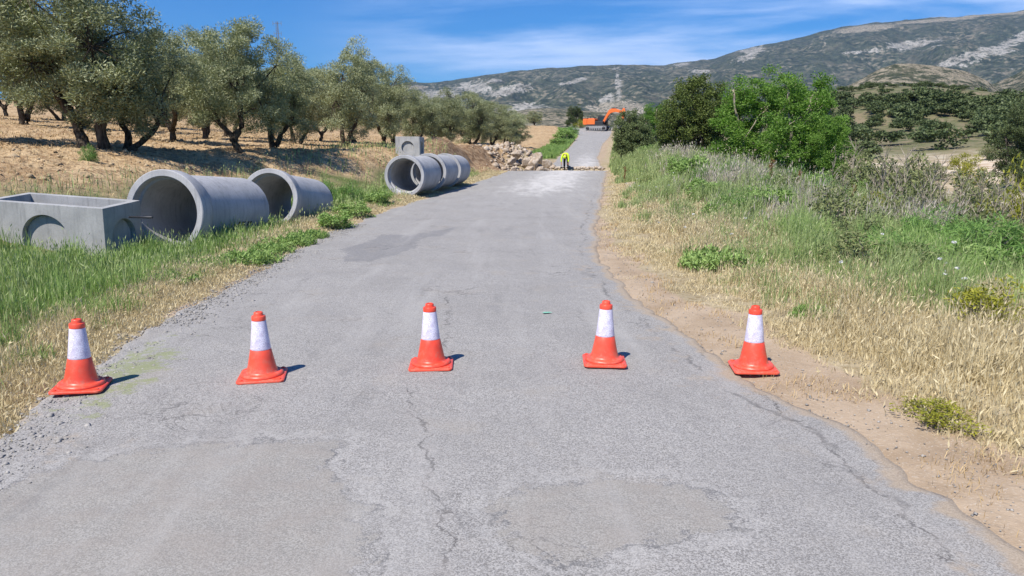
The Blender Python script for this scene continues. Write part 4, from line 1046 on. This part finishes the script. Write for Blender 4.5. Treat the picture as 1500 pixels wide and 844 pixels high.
OLIVES = [  # px, distance, top py, width m, variant, yaw, label
    (-40, 23, -70, 4.6, 2, 2.0, 'olive tree cut off by the left picture edge, nearest of the grove'),
    (40, 40, 0, 5.2, 3, 1.0, 'olive tree far up the slope at the left edge, short trunk under the near crown'),
    (126, 22.5, -75, 5.8, 0, 0, 'tallest near olive tree, on two splayed trunks at upper left'),
    (192, 23.5, 36, 4.2, 1, 0, 'olive tree whose dark trunk leans far to the right, beside the two-trunked one'),
    (352, 27.5, 34, 4.3, 2, 0, 'olive tree with a trunk forking to the left, above the second concrete pipe'),
    (404, 30.5, 88, 4.2, 3, 0, 'olive tree with one leaning and one straight stem, in front of the radio mast'),
    (508, 37, 66, 4.2, 3, .25, 'tall narrow olive tree with a V of two stems, left of the small chamber'),
    (562, 44, 98, 4.4, 4, 1.2, 'olive tree rising just behind the small concrete chamber, left of its top'),
    (612, 50, 134, 3.8, 0, 2.6, 'olive tree straight behind the small concrete chamber'),
    (650, 55, 137, 3.9, 1, 3.5, 'rounded olive tree right of the small chamber, half hidden by earth'),
    (690, 61, 140, 4.8, 4, .2, 'olive tree with a clear upright trunk above the brown earth bank'),
    (718, 70, 150, 4.8, 2, 4.1, 'olive tree third from the right end of the front row'),
    (740, 78, 160, 4.3, 3, 5.2, 'olive tree second from the right end of the front row'),
    (752, 88, 168, 4.8, 0, .9, 'olive tree closing the front row at its right end'),
    (783, 168, 164, 4.8, 4, 1.7, 'small lone pale olive tree out on the open tan field'),
    (255, 33, 62, 4.8, 4, 2.2, 'olive tree behind the leaning one, filling the gap to its right'),
    (300, 40, 52, 4.6, 0, 4.8, 'second-row olive tree left of the forked one'),
    (440, 44, 92, 4.4, 1, 1.2, 'second-row olive tree between the mast and the V-stemmed tree')]
BACK = [(125, 42, 40), (205, 48, 66), (340, 50, 88), (400, 58, 104), (470, 62, 108), (520, 66, 116), (575, 72, 124), (640, 84, 146), (690, 96, 158), (10, 58, 60), (85, 60, 70), (160, 66, 80), (240, 64, 86), (290, 72, 100), (-60, 48, 10)]
proto = {}
def put_olive(px, Y, top, wd, v, yaw, label, group):
    q = on(px, Y); H = max(1.5, Vector(at(px, top, Y)).z-q.z)
    sz = H/4.55; sxy = wd/3.75
    t = tree_thing('olive_tree', label, 'olive tree', OL[v], M_BARK, M_OLIVE, (q.x, q.y, q.z-.03), yaw, (sxy, sxy, sz), group)
for a in OLIVES: put_olive(*a, GRP)
for i, (px, Y, top) in enumerate(BACK):
    put_olive(px, Y, top, 5.0, (i*2+1) % 5, i*1.7, 'olive tree in the back rows of the grove, mostly hidden by nearer crowns', 'olive trees in the back rows')

# ================================================================== trees and shrubs on the right and beyond
def oak(seed, H, Rw, n, zc=.5, zr=.42):
    return tree_meshes('oak', seed, H, [[(0, 0, -.2), (.08, 0, .5), (.05, .1, H*.45)]], lobes_of(H, Rw, n, seed, zc, zr, (.20, .26), 1.), 34, .33, 95, .12, .07, .3, .16, .75, .1, 1.0)
t = oak(21, 5.2, 1.9, 22); q = on(1018, 48)
tree_thing('holm_oak', 'dense dark rounded holm oak at the right roadside, left of the bright green trees', 'tree', t, M_OAKBARK, M_OAK, q, .5)
t = oak(22, 4.0, 1.35, 13); q = on(925, 60)
tree_thing('holm_oak', 'compact dark evergreen bush in front of the excavator, right of the road', 'tree', t, M_OAKBARK, M_OAKB, (q.x, q.y, q.z-.1), 1.5, (.9, .9, .88))
def upright(seed, H, Rw, n):
    r = np.random.default_rng(seed); stems = []; lob = []
    for k in range(5):
        a = k*1.256+r.uniform(-.3, .3); l = Rw*r.uniform(.35, .8); h = H*r.uniform(.62, .9)
        stems.append([(.05*math.cos(a), .05*math.sin(a), -.2), (l*.35*math.cos(a), l*.35*math.sin(a), h*.35), (l*.75*math.cos(a), l*.75*math.sin(a), h*.7), (l*math.cos(a), l*math.sin(a), h)])
    for k in range(n):
        a = k*2.4; z = (k+.5)/n; q_ = Rw*math.sqrt(r.random())*(1-.55*max(0, z-.5)*2)
        s_ = H*r.uniform(.09, .14); lob.append((q_*math.cos(a), q_*math.sin(a), H*(.14+.78*z), s_*.85, s_*.85, s_*1.5))
    return tree_meshes('leafy', seed, H, stems, lob, 15, .27, 115, .095, .040, .5, .06, .2, .05, .55)
UP = [upright(31, 4.6, 1.45, 24), upright(32, 4.6, 1.2, 20), upright(33, 4.6, 1.0, 15)]
def put_up(px, Y, top, v, wd, label, yaw=0., mat=None, name='leafy_tree'):
    q = on(px, Y); H = Vector(at(px, top, Y)).z-q.z
    tree_thing(name, label, 'tree', UP[v], M_TWIG if mat is None else M_OAKBARK, mat or M_ALMOND, (q.x, q.y, q.z-.05), yaw, (wd/2.9, wd/2.9, H/4.75))
put_up(1096, 36, 112, 0, 4.3, 'bright green leafy tree touching the dark holm oak, left one of the roadside pair')
put_up(1166, 32, 100, 1, 3.9, 'tallest bright green leafy tree with shoots poking above the ridge line', 1.)
put_up(1212, 30, 165, 2, 2.3, 'small bright green leafy tree at the right foot of the tallest one', 2.)
put_up(958, 105, 152, 0, 5.0, 'bright green tree far behind, between the evergreen bush and the holm oak', 1.)
put_up(975, 118, 158, 1, 4.5, 'pale green tree top peeping out left of the holm oak', 2., M_SCRUB)
put_up(841, 160, 155, 0, 4.6, 'dark green tree at the road crest, left of the excavator', .4, M_HILLTREE)
put_up(1494, 58, 148, 0, 4.6, 'dark green tree cut by the right picture edge above the pale bank', .9, M_HILLTREE)

def low_mesh(seed, n=90):
    r = np.random.default_rng(seed); a = r.uniform(0, 6.28, n); q_ = np.sqrt(r.random(n))*.46; mb = MB()
    C = np.stack([q_*np.cos(a)*(1+.2*np.sin(3*a)), q_*np.sin(a), .03+.15*r.random(n)*(1-q_)], 1)
    for c in C[::3]: mb.tube([(c[0]*.3, c[1]*.3, -.02), tuple(c)], [.006, .003], 4)
    V, t_ = leaf_cloud(C, np.full(n, .075), 42, .06, .020, seed+1, .8, .5, 1.0, None, 0.); return mb.mesh('low_stems'), quads('low_leaves', V, t_)
def bush_mesh(seed, n=26, fine=False, L=.10, W=.03, n_leaf=70):
    r = np.random.default_rng(seed); mb = MB(); C = []
    for k in range(n):
        a = r.uniform(0, 6.28); q_ = math.sqrt(r.random())*.42; z = r.uniform(.16, .92)*(1-.75*q_*q_/.18*.5)
        c = Vector((q_*math.cos(a), q_*math.sin(a), z)); C.append(c)
        mb.tube([(c.x*.15, c.y*.15, -.05), (c.x*.55, c.y*.55, z*.55), c], [.016, .011, .006], 4)
    V, t_ = leaf_cloud(np.array([tuple(c) for c in C]), np.full(n, .15)*r.uniform(.7, 1.4, n), n_leaf, L, W, seed+1, .7 if fine else .35, .6, 1.2 if fine else .9, None, 0.)
    return mb.mesh('bush_stems'), quads('bush_leaves', V, t_)
BU = dict(LOW=[low_mesh(51), low_mesh(52)], FENNEL=[bush_mesh(41, 34, True, .13, .012, 110), bush_mesh(42, 30, True, .13, .012, 110)], SCRUB=[bush_mesh(43, 28, False, .065, .026, 85), bush_mesh(44, 24, False, .065, .026, 85)],
          BROOM=[bush_mesh(45, 28, True, .08, .02, 70), bush_mesh(46, 22, True, .08, .02, 70)], WEED=[bush_mesh(47, 40, False, .10, .035, 60), bush_mesh(48, 34, True, .12, .03, 60)])
BM = dict(LOW=M_GREENG, FENNEL=M_FENNEL, SCRUB=M_SCRUB, BROOM=M_BROOM, WEED=M_GREENG)
BUSH = [  # px, distance, width, height, kind, label
    (1305, 9.4, 1.25, -335, 'FENNEL', 'feathery green fennel clump rising from the dry grass, right of centre'),
    (1425, 10.4, 1.6, -312, 'FENNEL', 'taller dark green feathery clump near the right edge, behind the nearest fennel'),
    (1362, 11.6, 1.4, -300, 'FENNEL', 'feathery green clump between the two front fennel plants and the scrub'),
    (1248, 12, 1.4, -312, 'SCRUB', 'low grey-green scrub plant left of the nearest fennel clump'),
    (1474, 12, 1.7, -272, 'SCRUB', 'grey-green scrub bush at the right edge behind the tall fennel'),
    (1090, 19, 1.6, -272, 'FENNEL', 'green feathery clump in tall grey grass in front of the bright trees'),
    (1192, 25, 1.5, -255, 'WEED', 'fresh green leafy bush below the tallest bright tree'),
    (1290, 24, 2.4, -218, 'SCRUB', 'dark-hearted scrub bush in the middle of the right thicket'),
    (1338, 30, 2.6, -205, 'SCRUB', 'grey-green scrub bush right of the dark-hearted one'),
    (1246, 29, 2.2, -216, 'SCRUB', 'grey-green scrub bush right behind the small bright tree'),
    (1400, 21, 2.0, -262, 'SCRUB', 'scrub bush below the pale eroded bank'),
    (1450, 27, 2.7, -240, 'SCRUB', 'broad scrub bush on the far right of the thicket'),
    (1215, 21, 1.6, -262, 'SCRUB', 'grey-green scrub clump in front of the small bright tree'),
    (1322, 19, 1.7, -258, 'SCRUB', 'scrub clump right behind the nearest fennel'),
    (1372, 24, 2.0, -236, 'SCRUB', 'scrub bush left of the pale eroded bank'),
    (1268, 19, 1.5, -268, 'BROOM', 'yellowish green clump in the middle of the right thicket'),
    (1482, 20, 1.8, -236, 'BROOM', 'yellow-green bush near the right picture edge'),
    (1312, 58, 3.2, 2.6, 'SCRUB', 'rounded scrub bush down in the hollow before the hill'),
    (1262, 66, 3.2, 2.4, 'SCRUB', 'scrub bush on the hollow floor left of the rounded one'),
    (1410, 76, 3.6, 2.3, 'BROOM', 'yellow-green broom bush high on the pale eroded bank'),
    (1420, 64, 3.0, 1.9, 'BROOM', 'yellow-green broom bush lower on the pale eroded bank'),
    (1372, 70, 2.6, 1.8, 'SCRUB', 'dull green bush left of the broom on the eroded bank'),
    (1452, 88, 3.0, 2.0, 'SCRUB', 'dull green bush right of the upper broom'),
    (851, 154, 3.0, 2.2, 'BROOM', 'yellow flowering broom bush beside the excavator tracks'),
    (826, 118, 3.6, 1.9, 'WEED', 'green roadside bush on the left verge below the crest'),
    (818, 104, 2.6, 1.2, 'WEED', 'lower green roadside bush on the left verge, nearer than the tall one'),
    (836, 134, 3.0, 1.8, 'FENNEL', 'green bush at the left road edge just before the crest'),
    (946, 56, 1.2, 1.1, 'WEED', 'bright green clump at the right foot of the compact evergreen bush'),
    (1052, 10.0, 1.25, .30, 'WEED', 'low green weed patch on the dry right verge by the road'),
    (365, 10.7, .95, .38, 'WEED', 'green weed clump at the left road edge below the nearest pipe'),
    (425, 12.6, .95, .38, 'WEED', 'green weed clump at the left road edge before the second pipe'),
    (470, 22, 1.1, .75, 'FENNEL', 'green weed clump on the bank between the second pipe and the far line'),
    (514, 23.0, .9, .7, 'FENNEL', 'green weed clump on the bank right of the other bank clump'),
    (556, 21.0, .9, .50, 'WEED', 'bright green weed clump in front of the far pipe line'),
    (300, 18.6, .9, .6, 'FENNEL', 'green tuft on the field edge above the nearest pipe'),
    (131, 19.8, .5, .5, 'FENNEL', 'small green tuft below the two-trunked olive'),
    (1196, 7.0, .5, .25, 'WEED', 'small green tuft in dry grass just right of the rightmost cone'),
    (1380, 4.3, .55, .20, 'BROOM', 'low yellowish tuft on the sandy edge at lower right'),
    (1458, 6.4, .9, .50, 'BROOM', 'yellow-green herb in the dry grass at the right edge')]
WL = {'FENNEL': 'feathery green weed clump in the tangle of the right verge', 'WEED': 'leafy green weed clump in the tangle of the right verge', 'SCRUB': 'grey-green twiggy clump in the tangle of the right verge'}
rw = np.random.default_rng(77); nW = 0; GW = set()
while nW < 46:
    Y = rw.uniform(8.2, 27); s_ = rw.uniform(2.0, 8.5); x = float(XS(Y))+s_; px = 750+x*F_PX/(Y*cP+1.6*sP)
    if px > 1530 or (Y < 10.5 and px < 1180): continue
    k_ = ['FENNEL', 'WEED', 'SCRUB'][int(rw.integers(0, 3))] if px > 1100 else ['FENNEL', 'WEED'][int(rw.integers(0, 2))]
    BUSH.append((px, Y, rw.uniform(.7, 1.5), rw.uniform(.45, 1.0)*(1.15 if Y > 13 else .85), k_, WL[k_])); nW += 1
for px, Y, wd, h in ((300, 10.2, .8, .36), (335, 10.6, .7, .34), (395, 11.7, .8, .36), (452, 13.6, .8, .34), (487, 15.2, .9, .4), (520, 17.5, .9, .42), (250, 9.0, .8, .34)):
    BUSH.append((px, Y, wd, h, 'WEED', 'bright green weed clump in the grass strip below the pipes'))
BUSH = [(a, b, c, d, 'LOW' if (k == 'WEED' and 0 < d < .4) else k, l) for a, b, c, d, k, l in BUSH]
for i, (px, Y, wd, h, kind, lab) in enumerate(BUSH):
    q = on(px, Y); me = BU[kind][i % 2]
    if h < 0: h = Vector(at(px, -h, Y)).z-q.z
    t = thing('roadside_weed' if h < .9 else 'shrub', lab, 'weed' if h < .9 else 'shrub', (q.x, q.y, q.z-.02), (0, 0, i*1.3), None, (wd, wd, wd*1.1 if kind == 'LOW' else h))
    if 'tangle' in lab: t['group'] = 'weed clumps of the right verge: '+kind.lower()
    if 'below the pipes' in lab and 'strip' in lab: t['group'] = 'weed clumps along the left verge'
    for nm, m_, mm in (('stems', me[0], M_TWIG), ('foliage', me[1], BM[kind])):
        o = bpy.data.objects.new(nm, m_); COL.objects.link(o); o.parent = t
        if not m_.materials: m_.materials.append(mm)
# evergreen scrub scattered over the near hill
HS = []
for sd in (61, 62, 63):
    r = np.random.default_rng(sd); C = unit(r.normal(size=(16, 3)))*np.array([.46, .34, .26])*r.uniform(.3, 1.25, (16, 1))+np.array([0, 0, .42])
    V, t_ = leaf_cloud(C, r.uniform(.12, .24, 16), 60, .10, .065, sd, .3, 1.0, .9, None, -.02); HS.append(quads('hill_shrub', V, t_))
cnt = 0; r = np.random.default_rng(9)
while cnt < 290:
    px = r.uniform(1170, 1500); Y = r.uniform(95, 240); x = (px-750)/F_PX*Y*cP
    z = Tz(x, Y); e = (z-CAM_H)/Y; v = (e*cP+sP)/(cP-e*sP); py = 422-v*F_PX
    dens = (.22 if py > 150 else .75)+.75*math.exp(-((py-165)/22)**2)*(px > 1225)
    dens *= .35+1.3*max(0, .5+float(fbm(x/22, Y/22, 3)))
    if r.random() > dens or x-float(XR(Y)) < 16: continue
    s_ = r.uniform(.9, 2.4) if py < 148 else r.uniform(2.6, 5.0)
    o = bpy.data.objects.new('hill_shrub', HS[cnt % 3]); COL.objects.link(o)
    if not o.data.materials: o.data.materials.append(M_HILLTREE)
    o.location = (x, Y, z-.1); o.scale = (s_*1.2, s_*1.2, s_*r.uniform(.7, 1.0)); o.rotation_euler = (0, 0, r.uniform(0, 6))
    tag(o, 'dark evergreen shrub dotted over the tan hill behind the right thicket', 'shrub', 'evergreen shrubs on the near hill'); cnt += 1

# dead saplings and dock stalks standing out of the right thicket
def sapling_mesh(seed, H):
    r = np.random.default_rng(seed); mb = MB(); pts = [Vector((0, 0, -.1))]
    for k in range(7): pts.append(pts[-1]+Vector((r.normal()*.05, r.normal()*.05, H/7)))
    mb.tube(pts, [.02-.0022*k for k in range(8)], 5)
    for k in range(26):
        j = int(r.integers(2, 7)); a = r.uniform(0, 6.28); l = H*r.uniform(.10, .30); d = Vector((math.cos(a)*.55, math.sin(a)*.55, .8)).normalized()
        e = pts[j]+d*l; m_ = pts[j]+d*l*.5+Vector((0, 0, .02)); mb.tube([pts[j], m_, e], [.008, .006, .003], 4)
        for s_ in range(3): mb.tube([m_, m_+(d+Vector(r.normal(size=3)*.5)).normalized()*l*.4], [.0045, .002], 3)
    return mb.mesh('dead_sapling')
SAP = [sapling_mesh(71, 2.2), sapling_mesh(72, 2.2)]
SP = [(1243, 27, 2.5, 'bare grey sapling standing above the thicket right of the bright trees'), (1352, 17.5, 1.9, 'bare grey sapling in front of the pale eroded bank'), (1372, 20, 2.3, 'tall bare sapling right of the dark-hearted scrub'), (1308, 16, 1.6, 'thin dead sapling over the fennel clumps'),
      (1428, 19, 2.1, 'bare sapling before the broom bushes'), (1462, 18, 2.0, 'dead sapling near the right edge of the thicket'), (1215, 20, 1.5, 'dead twiggy stalk at the foot of the small bright tree'), (1270, 14.5, 1.2, 'dead twiggy stalk left of the nearest fennel'), (1290, 20, 2.2, 'bare branching stalk just left of the dark-hearted scrub'), (1325, 22, 2.4, 'bare branching stalk just right of the dark-hearted scrub'),
      (1396, 15.5, 1.7, 'dead stalk among the feathery clumps at right'), (1444, 14.5, 1.6, 'dead stalk above the tall dark fennel'), (1232, 16.5, 1.3, 'short dead stalk in pale grass below the small bright tree'), (1488, 15, 1.7, 'dead stalk beside the right picture edge'), (1342, 13.5, 1.4, 'dead stalk directly behind the nearest fennel')]
for i, (px, Y, h, lab) in enumerate(SP):
    q = on(px, Y); o = bpy.data.objects.new('dead_sapling', SAP[i % 2]); COL.objects.link(o)
    if not o.data.materials: o.data.materials.append(M_TWIG)
    o.location = q; o.scale = (h/2.2,)*3; o.rotation_euler = (0, 0, i*1.9); tag(o, lab, 'sapling')
def dock_mesh(seed):
    r = np.random.default_rng(seed); mb = MB(); mb.tube([(0, 0, -.05), (.02, 0, .5), (.0, .02, 1.0)], [.009, .007, .004], 5)
    C = np.array([[r.normal()*.025, r.normal()*.025, .42+.56*k/14] for k in range(15)])
    V, t_ = leaf_cloud(C, np.full(15, .055), 40, .025, .018, seed, .2, .5, 1.2); return mb.mesh('dock_stem'), quads('dock_seeds', V, t_)
DK = dock_mesh(81)
for i, (px, Y, h, lab) in enumerate([(1127, 23, 1.15, 'rust-brown dock stalk against the bright trees, left of two'), (1168, 22, 1.0, 'rust-brown dock stalk below the tallest bright tree'), (1248, 20, .9, 'rust-brown dock stalk among grey twigs right of the bright trees'), (915, 30, .8, 'rust-brown dock stalk in the grass near the road edge')]):
    q = on(px, Y); t = thing('dock_stalk', lab, 'weed', q, (0, 0, i), None, h)
    for nm, m_, mm in (('stem', DK[0], M_RUST), ('seed_head', DK[1], M_RUST)):
        o = bpy.data.objects.new(nm, m_); COL.objects.link(o); o.parent = t
        if not m_.materials: m_.materials.append(mm)

# ================================================================== grasses
PIPE_AX = [(Vector(deep(*f, df)), Vector(deep(*b, db))) for f, df, b, db, _, _ in PIPES]
def blocked(x, y):
    m = (np.abs(x-(-7.6)) < 1.15) & (np.abs(y-12.25) < .66)
    for a, b in PIPE_AX:
        d = np.array([b.x-a.x, b.y-a.y]); Ln = np.hypot(*d); d /= Ln
        t_ = (x-a.x)*d[0]+(y-a.y)*d[1]; o = np.abs((x-a.x)*-d[1]+(y-a.y)*d[0]); m |= (t_ > .12) & (t_ < Ln+.1) & (o < .60)
    return m
def blades(name, x, y, h, mat, w=.006, lean=.3, tint=None, head=0, hl=.06, hw=.012, per=0, cr=.10):
    if per:
        m = max(1, len(x)//per); ci = rng.integers(0, len(x), m)[rng.integers(0, m, len(x))]; th = rng.uniform(0, 2*math.pi, len(x)); rd = cr*np.sqrt(rng.random(len(x)))*(1+y/40)
        hf = (.6+.7*((ci*7919) % 1000)/1000.)*(1-.35*rd/cr/(1+y/40)); x, y, h = x[ci]+rd*np.cos(th), y[ci]+rd*np.sin(th), h[ci]*hf*rng.uniform(.7, 1.15, len(x))
        tint = None if tint is None else np.clip(tint[ci]+.15*rng.normal(size=len(x)), 0, 1)
    k = ~blocked(x, y); x, y, h = x[k], y[k], h[k]
    tint = rng.random(len(x)) if tint is None else tint[k]
    n = len(x); P = np.stack([x, y, T(x, y)-.015], 1)
    a = rng.uniform(0, 2*math.pi, n); sd = np.stack([np.cos(a), np.sin(a), 0*a], 1)
    W = np.maximum(w, .00085*y)*rng.uniform(.7, 1.3, n); le = np.abs(rng.normal(0, lean, n)).clip(0, .95)
    b = rng.uniform(0, 2*math.pi, n); ld = np.stack([np.cos(b)+.25, np.sin(b), 0*b], 1)*le[:, None]
    up = np.array([0, 0, 1.]); hh = h[:, None]
    mid = P+(ld*.35+up*.58)*hh; tip = P+(ld+up*np.sqrt(1-.6*le**2)[:, None])*hh
    V = np.stack([P-sd*W[:, None]*.5, P+sd*W[:, None]*.5, mid+sd*W[:, None]*.38, mid-sd*W[:, None]*.38, tip], 1)
    i = np.arange(n)[:, None]*5
    loops = np.concatenate([i+np.array([[0, 1, 2, 3]]), i+np.array([[3, 2, 4]])], 1)
    V = V.reshape(-1, 3); Lp = loops.ravel(); tot = np.tile([4, 3], n); tt = np.repeat(tint, 5)
    if head:
        s_ = np.nonzero(rng.random(n) < head)[0]; d = unit(tip[s_]-mid[s_])
        Hw = np.maximum(hw, .0012*y[s_])[:, None]; q0 = tip[s_]-d*.01; q2 = q0+d*hl*rng.uniform(.7, 1.3, (len(s_), 1))
        s2 = unit(np.cross(d, rng.normal(size=d.shape))); qm = q0*.6+q2*.4
        Vh = np.stack([q0, qm-s2*Hw*.5, q2, qm+s2*Hw*.5], 1).reshape(-1, 3)
        Lp = np.concatenate([Lp, len(V)+np.arange(len(Vh))]); V = np.concatenate([V, Vh]); tot = np.concatenate([tot, np.full(len(s_), 4)]); tt = np.concatenate([tt, np.full(len(Vh), .95)])
    return tag(link(name, mesh_np(name, V, Lp, tot, dict(tint=tt)), mat), kind='stuff')
def logy(n, a, b): return a*(b/a)**rng.random(n)
def keep(m, *A): return [a[m] for a in A]
def patch(x, y, s=1., o=0.): return fbm(x*s+o, y*s-o, 3)
# left: dry strip by the road
n = 125000; y = logy(n, 2.2, 48); s = rng.gamma(1.8, .31, n)-.12; x = XL(y)-s; p = patch(x, y, 1.2)
k = (s < 1.7) & (p > -.5+.34*(s < .1)); x, y, s, p = keep(k, x, y, s, p)
blades('dry_grass', x, y, (.035+.13*sm(0, .9, s)*rng.uniform(.5, 1.3, len(x)))*(1+.4*p), M_DRYG, .0055, .5, None, .10, .05, .010)
# left: tall green grass of the verge
n = 210000; y = logy(n, 3.6, 45); s = rng.uniform(.45, 6.9, n); x = XL(y)-s; p = patch(x, y, .8, 5)
lim = .66-.30*sm(9, 22, y)
lim = lim-.55*sm(8.5, 10, y)*sm(18, 15, y)
dn = sm(lim-.35, lim+.5, s+.7*p)*sm(6.6, 4.6, s*(1+1.1*sm(25, 37, y))+2.0*sm(13, 19, y))*np.where(y > 36, .25, 1)*(.55+.8*sm(-.3, .3, p))
k = rng.random(n) < dn; x, y, s, p = keep(k, x, y, s, p)
hgt = (.22+.22*sm(.7, 1.9, s))*rng.uniform(.55, 1.15, len(x))*(1+.35*p)*(1-.35*sm(5, 6.8, s))*(1-.25*sm(9, 18, y))*(1-.15*sm(8.6, 9.8, y)*sm(13.5, 12, y)*sm(1.5, 2.6, s))
blades('green_grass', x, y, hgt, M_GREENG, .0065, .32, np.clip(.42+.6*patch(x, y, .6, 9)+.25*rng.normal(size=len(x)), 0, 1), .08, .06, .009, 60, .13)
n = 26000; y = logy(n, 4.5, 45); s = rng.uniform(.9, 6.5, n); x = XL(y)-s; p = patch(x, y, .9, 15)
k = (rng.random(n) < .25+.9*sm(-.1, .35, p)*sm(6.9, 5.5, s*(1+1.1*sm(25, 37, y))+2.0*sm(13, 19, y))) ; x, y, p = keep(k, x, y, p)
blades('pale_green_grass', x, y, rng.uniform(.25, .52, len(x))*(1-.3*sm(8.6, 9.8, y)), M_MIXG, .0045, .25, None, .75, .075, .011)
# left: field edge, straw litter, far verge
n = 60000; y = 12*(95/12)**rng.random(n); s = rng.uniform(4.8, 46, n)**1.0; x = XL(y)-s; k = (s*(1+1.1*sm(25, 37, y)) > 5.6)&(patch(x, y, .7, 33) > -.22); x, y = keep(k, x, y)
blades('straw_litter', x, y, rng.uniform(.05, .16, len(x)), M_STRAW, .010, .85)
n = 26000; y = rng.uniform(74, 150, n); s = rng.uniform(.2, 2.9, n); x = XL(y)-s; p = patch(x, y, .5, 3)
k = p > -.25; x, y, p = keep(k, x, y, p); blades('green_grass', x, y, rng.uniform(.2, .45, len(x))*(1+.6*p), M_GREENG, .02, .35)
# right: golden dry grass
n = 190000; y = logy(n, 2.3, 24); s = rng.gamma(2.2, .95, n)-.10; x = XS(y)+s; p = patch(x, y, 1.1, 21)
k = (s < 7) & (rng.random(n) < (1-.8*sm(1.6, 3.6, s+p)*sm(6.5, 9, y))) & (rng.random(n) < (.35+.9*sm(-.3, .2, p+.25*sm(.3, 1.2, s)))*sm(26, 12, y+s)*(1-.25*sm(1.6, .6, s)*sm(6, 8, y))) & (x < .80*y+3.2); x, y, s, p = keep(k, x, y, s, p)
hgt = (.06+.26*sm(-.05, 1.1, s))*rng.uniform(.5, 1.25, len(x))*(1+.5*p)
blades('dry_grass', x, y, hgt, M_DRYG, .0055, .45, np.clip(.55+.5*patch(x, y, .9, 2)+.25*rng.normal(size=len(x)), 0, 1), .22, .055, .012, 30, .10)
n = 5000; y = logy(n, 2.4, 16); f = rng.random(n)**.6; x = XR(y)+f*(XS(y)-XR(y)); k = patch(x, y, 2.2, 44) > .05; x, y = keep(k, x, y)
blades('straw_litter', x, y, rng.uniform(.03, .09, len(x)), M_STRAW, .004, .93)
n = 26000; y = logy(n, 6, 50); f = rng.random(n)**.5; x = XR(y)+.06+f*(XS(y)-XR(y)+.5); k = (patch(x, y, 1.5, 14) > .16-.45*sm(8, 16, y)-.25*f); x, y = keep(k, x, y)
blades('dry_grass', x, y, rng.uniform(.03, .13, len(x)), M_DRYG, .005, .6, None, 0, .05, .01, 25, .12)
# right: pale green and green growth behind it
n = 230000; y = logy(n, 4.0, 60); s = rng.uniform(.2, 9.5, n); x = XS(y)+s; p = patch(x, y, .55, 31)
dn = sm(.2+2.4*sm(9, 4.5, y), 1.5+2.8*sm(9, 4.5, y), s+1.1*p)*(.5+.9*sm(-.2, .25, p))
k = (rng.random(n) < dn*.8) & (x < .80*y+3.2); x, y, s, p = keep(k, x, y, s, p)
blades('pale_green_grass', x, y, (.30+.36*sm(.4, 3, s))*rng.uniform(.5, 1.25, len(x))*(1+.3*p)*(.85+.45*sm(10, 30, y)), M_MIXG, .0055, .34, np.clip(.45+.7*patch(x, y, .5, 77)+.28*rng.normal(size=len(x)), 0, 1), .22, .06, .011, 45, .13)
n = 120000; y = logy(n, 5.0, 45); s = rng.uniform(.6, 8.5, n); x = XS(y)+s; p = patch(x, y, .42, 51)
k = (rng.random(n) < sm(-.08, .25, p)*sm(.8, 2.2, s)) & (x < .80*y+3.2); x, y, s, p = keep(k, x, y, s, p)
blades('green_grass', x, y, (.35+.3*sm(1, 3, s))*rng.uniform(.5, 1.2, len(x)), M_GREENG, .006, .38, None, .05, .06, .01, 60, .15)
# right: tall grey dead stalks
n = 52000; y = logy(n, 12, 46); s = rng.gamma(4, 1.0, n)+.6; x = XS(y)+s; p = patch(x, y, .35, 61)
dn = sm(1.4, 3.4, s)*(.25+.95*sm(-.1, .3, p))*sm(10, 17, y)*sm(10.5, 6, s)
k = (rng.random(n) < dn*.8) & (x < .80*y+3.2); x, y, s, p = keep(k, x, y, s, p)
blades('tall_dead_grass', x, y, (.5+.35*sm(2, 4, s))*rng.uniform(.55, 1.25, len(x))*(1+.25*p), M_GREYG, .0055, .26, None, .55, .13, .018, 18, .14)
n = 30000; y = rng.uniform(48, 120, n); s = rng.uniform(.2, 9, n); x = XS(y)+s; k = patch(x, y, .3, 8) > -.15; x, y = keep(k, x, y)
blades('pale_green_grass', x, y, rng.uniform(.25, .7, len(x)), M_MIXG, .02, .35)
# white umbels
n = 110; y = logy(n, 6, 26); s = rng.uniform(.5, 5, n); x = XS(y)+s; k = patch(x, y, .5, 91) > .08; x, y = keep(k, x, y)
M_WHITE = leaf_mat('white_petals', (.62, .62, .58), (.8, .8, .76), .2)
P = np.stack([x, y, T(x, y)+rng.uniform(.25, .6, len(x))], 1); V, t_ = leaf_cloud(P, np.full(len(P), .025), 12, .025, .022, 5, .2, .3, .35)
tag(link('white_flowers', quads('white_flowers', V, t_), M_WHITE), kind='stuff')
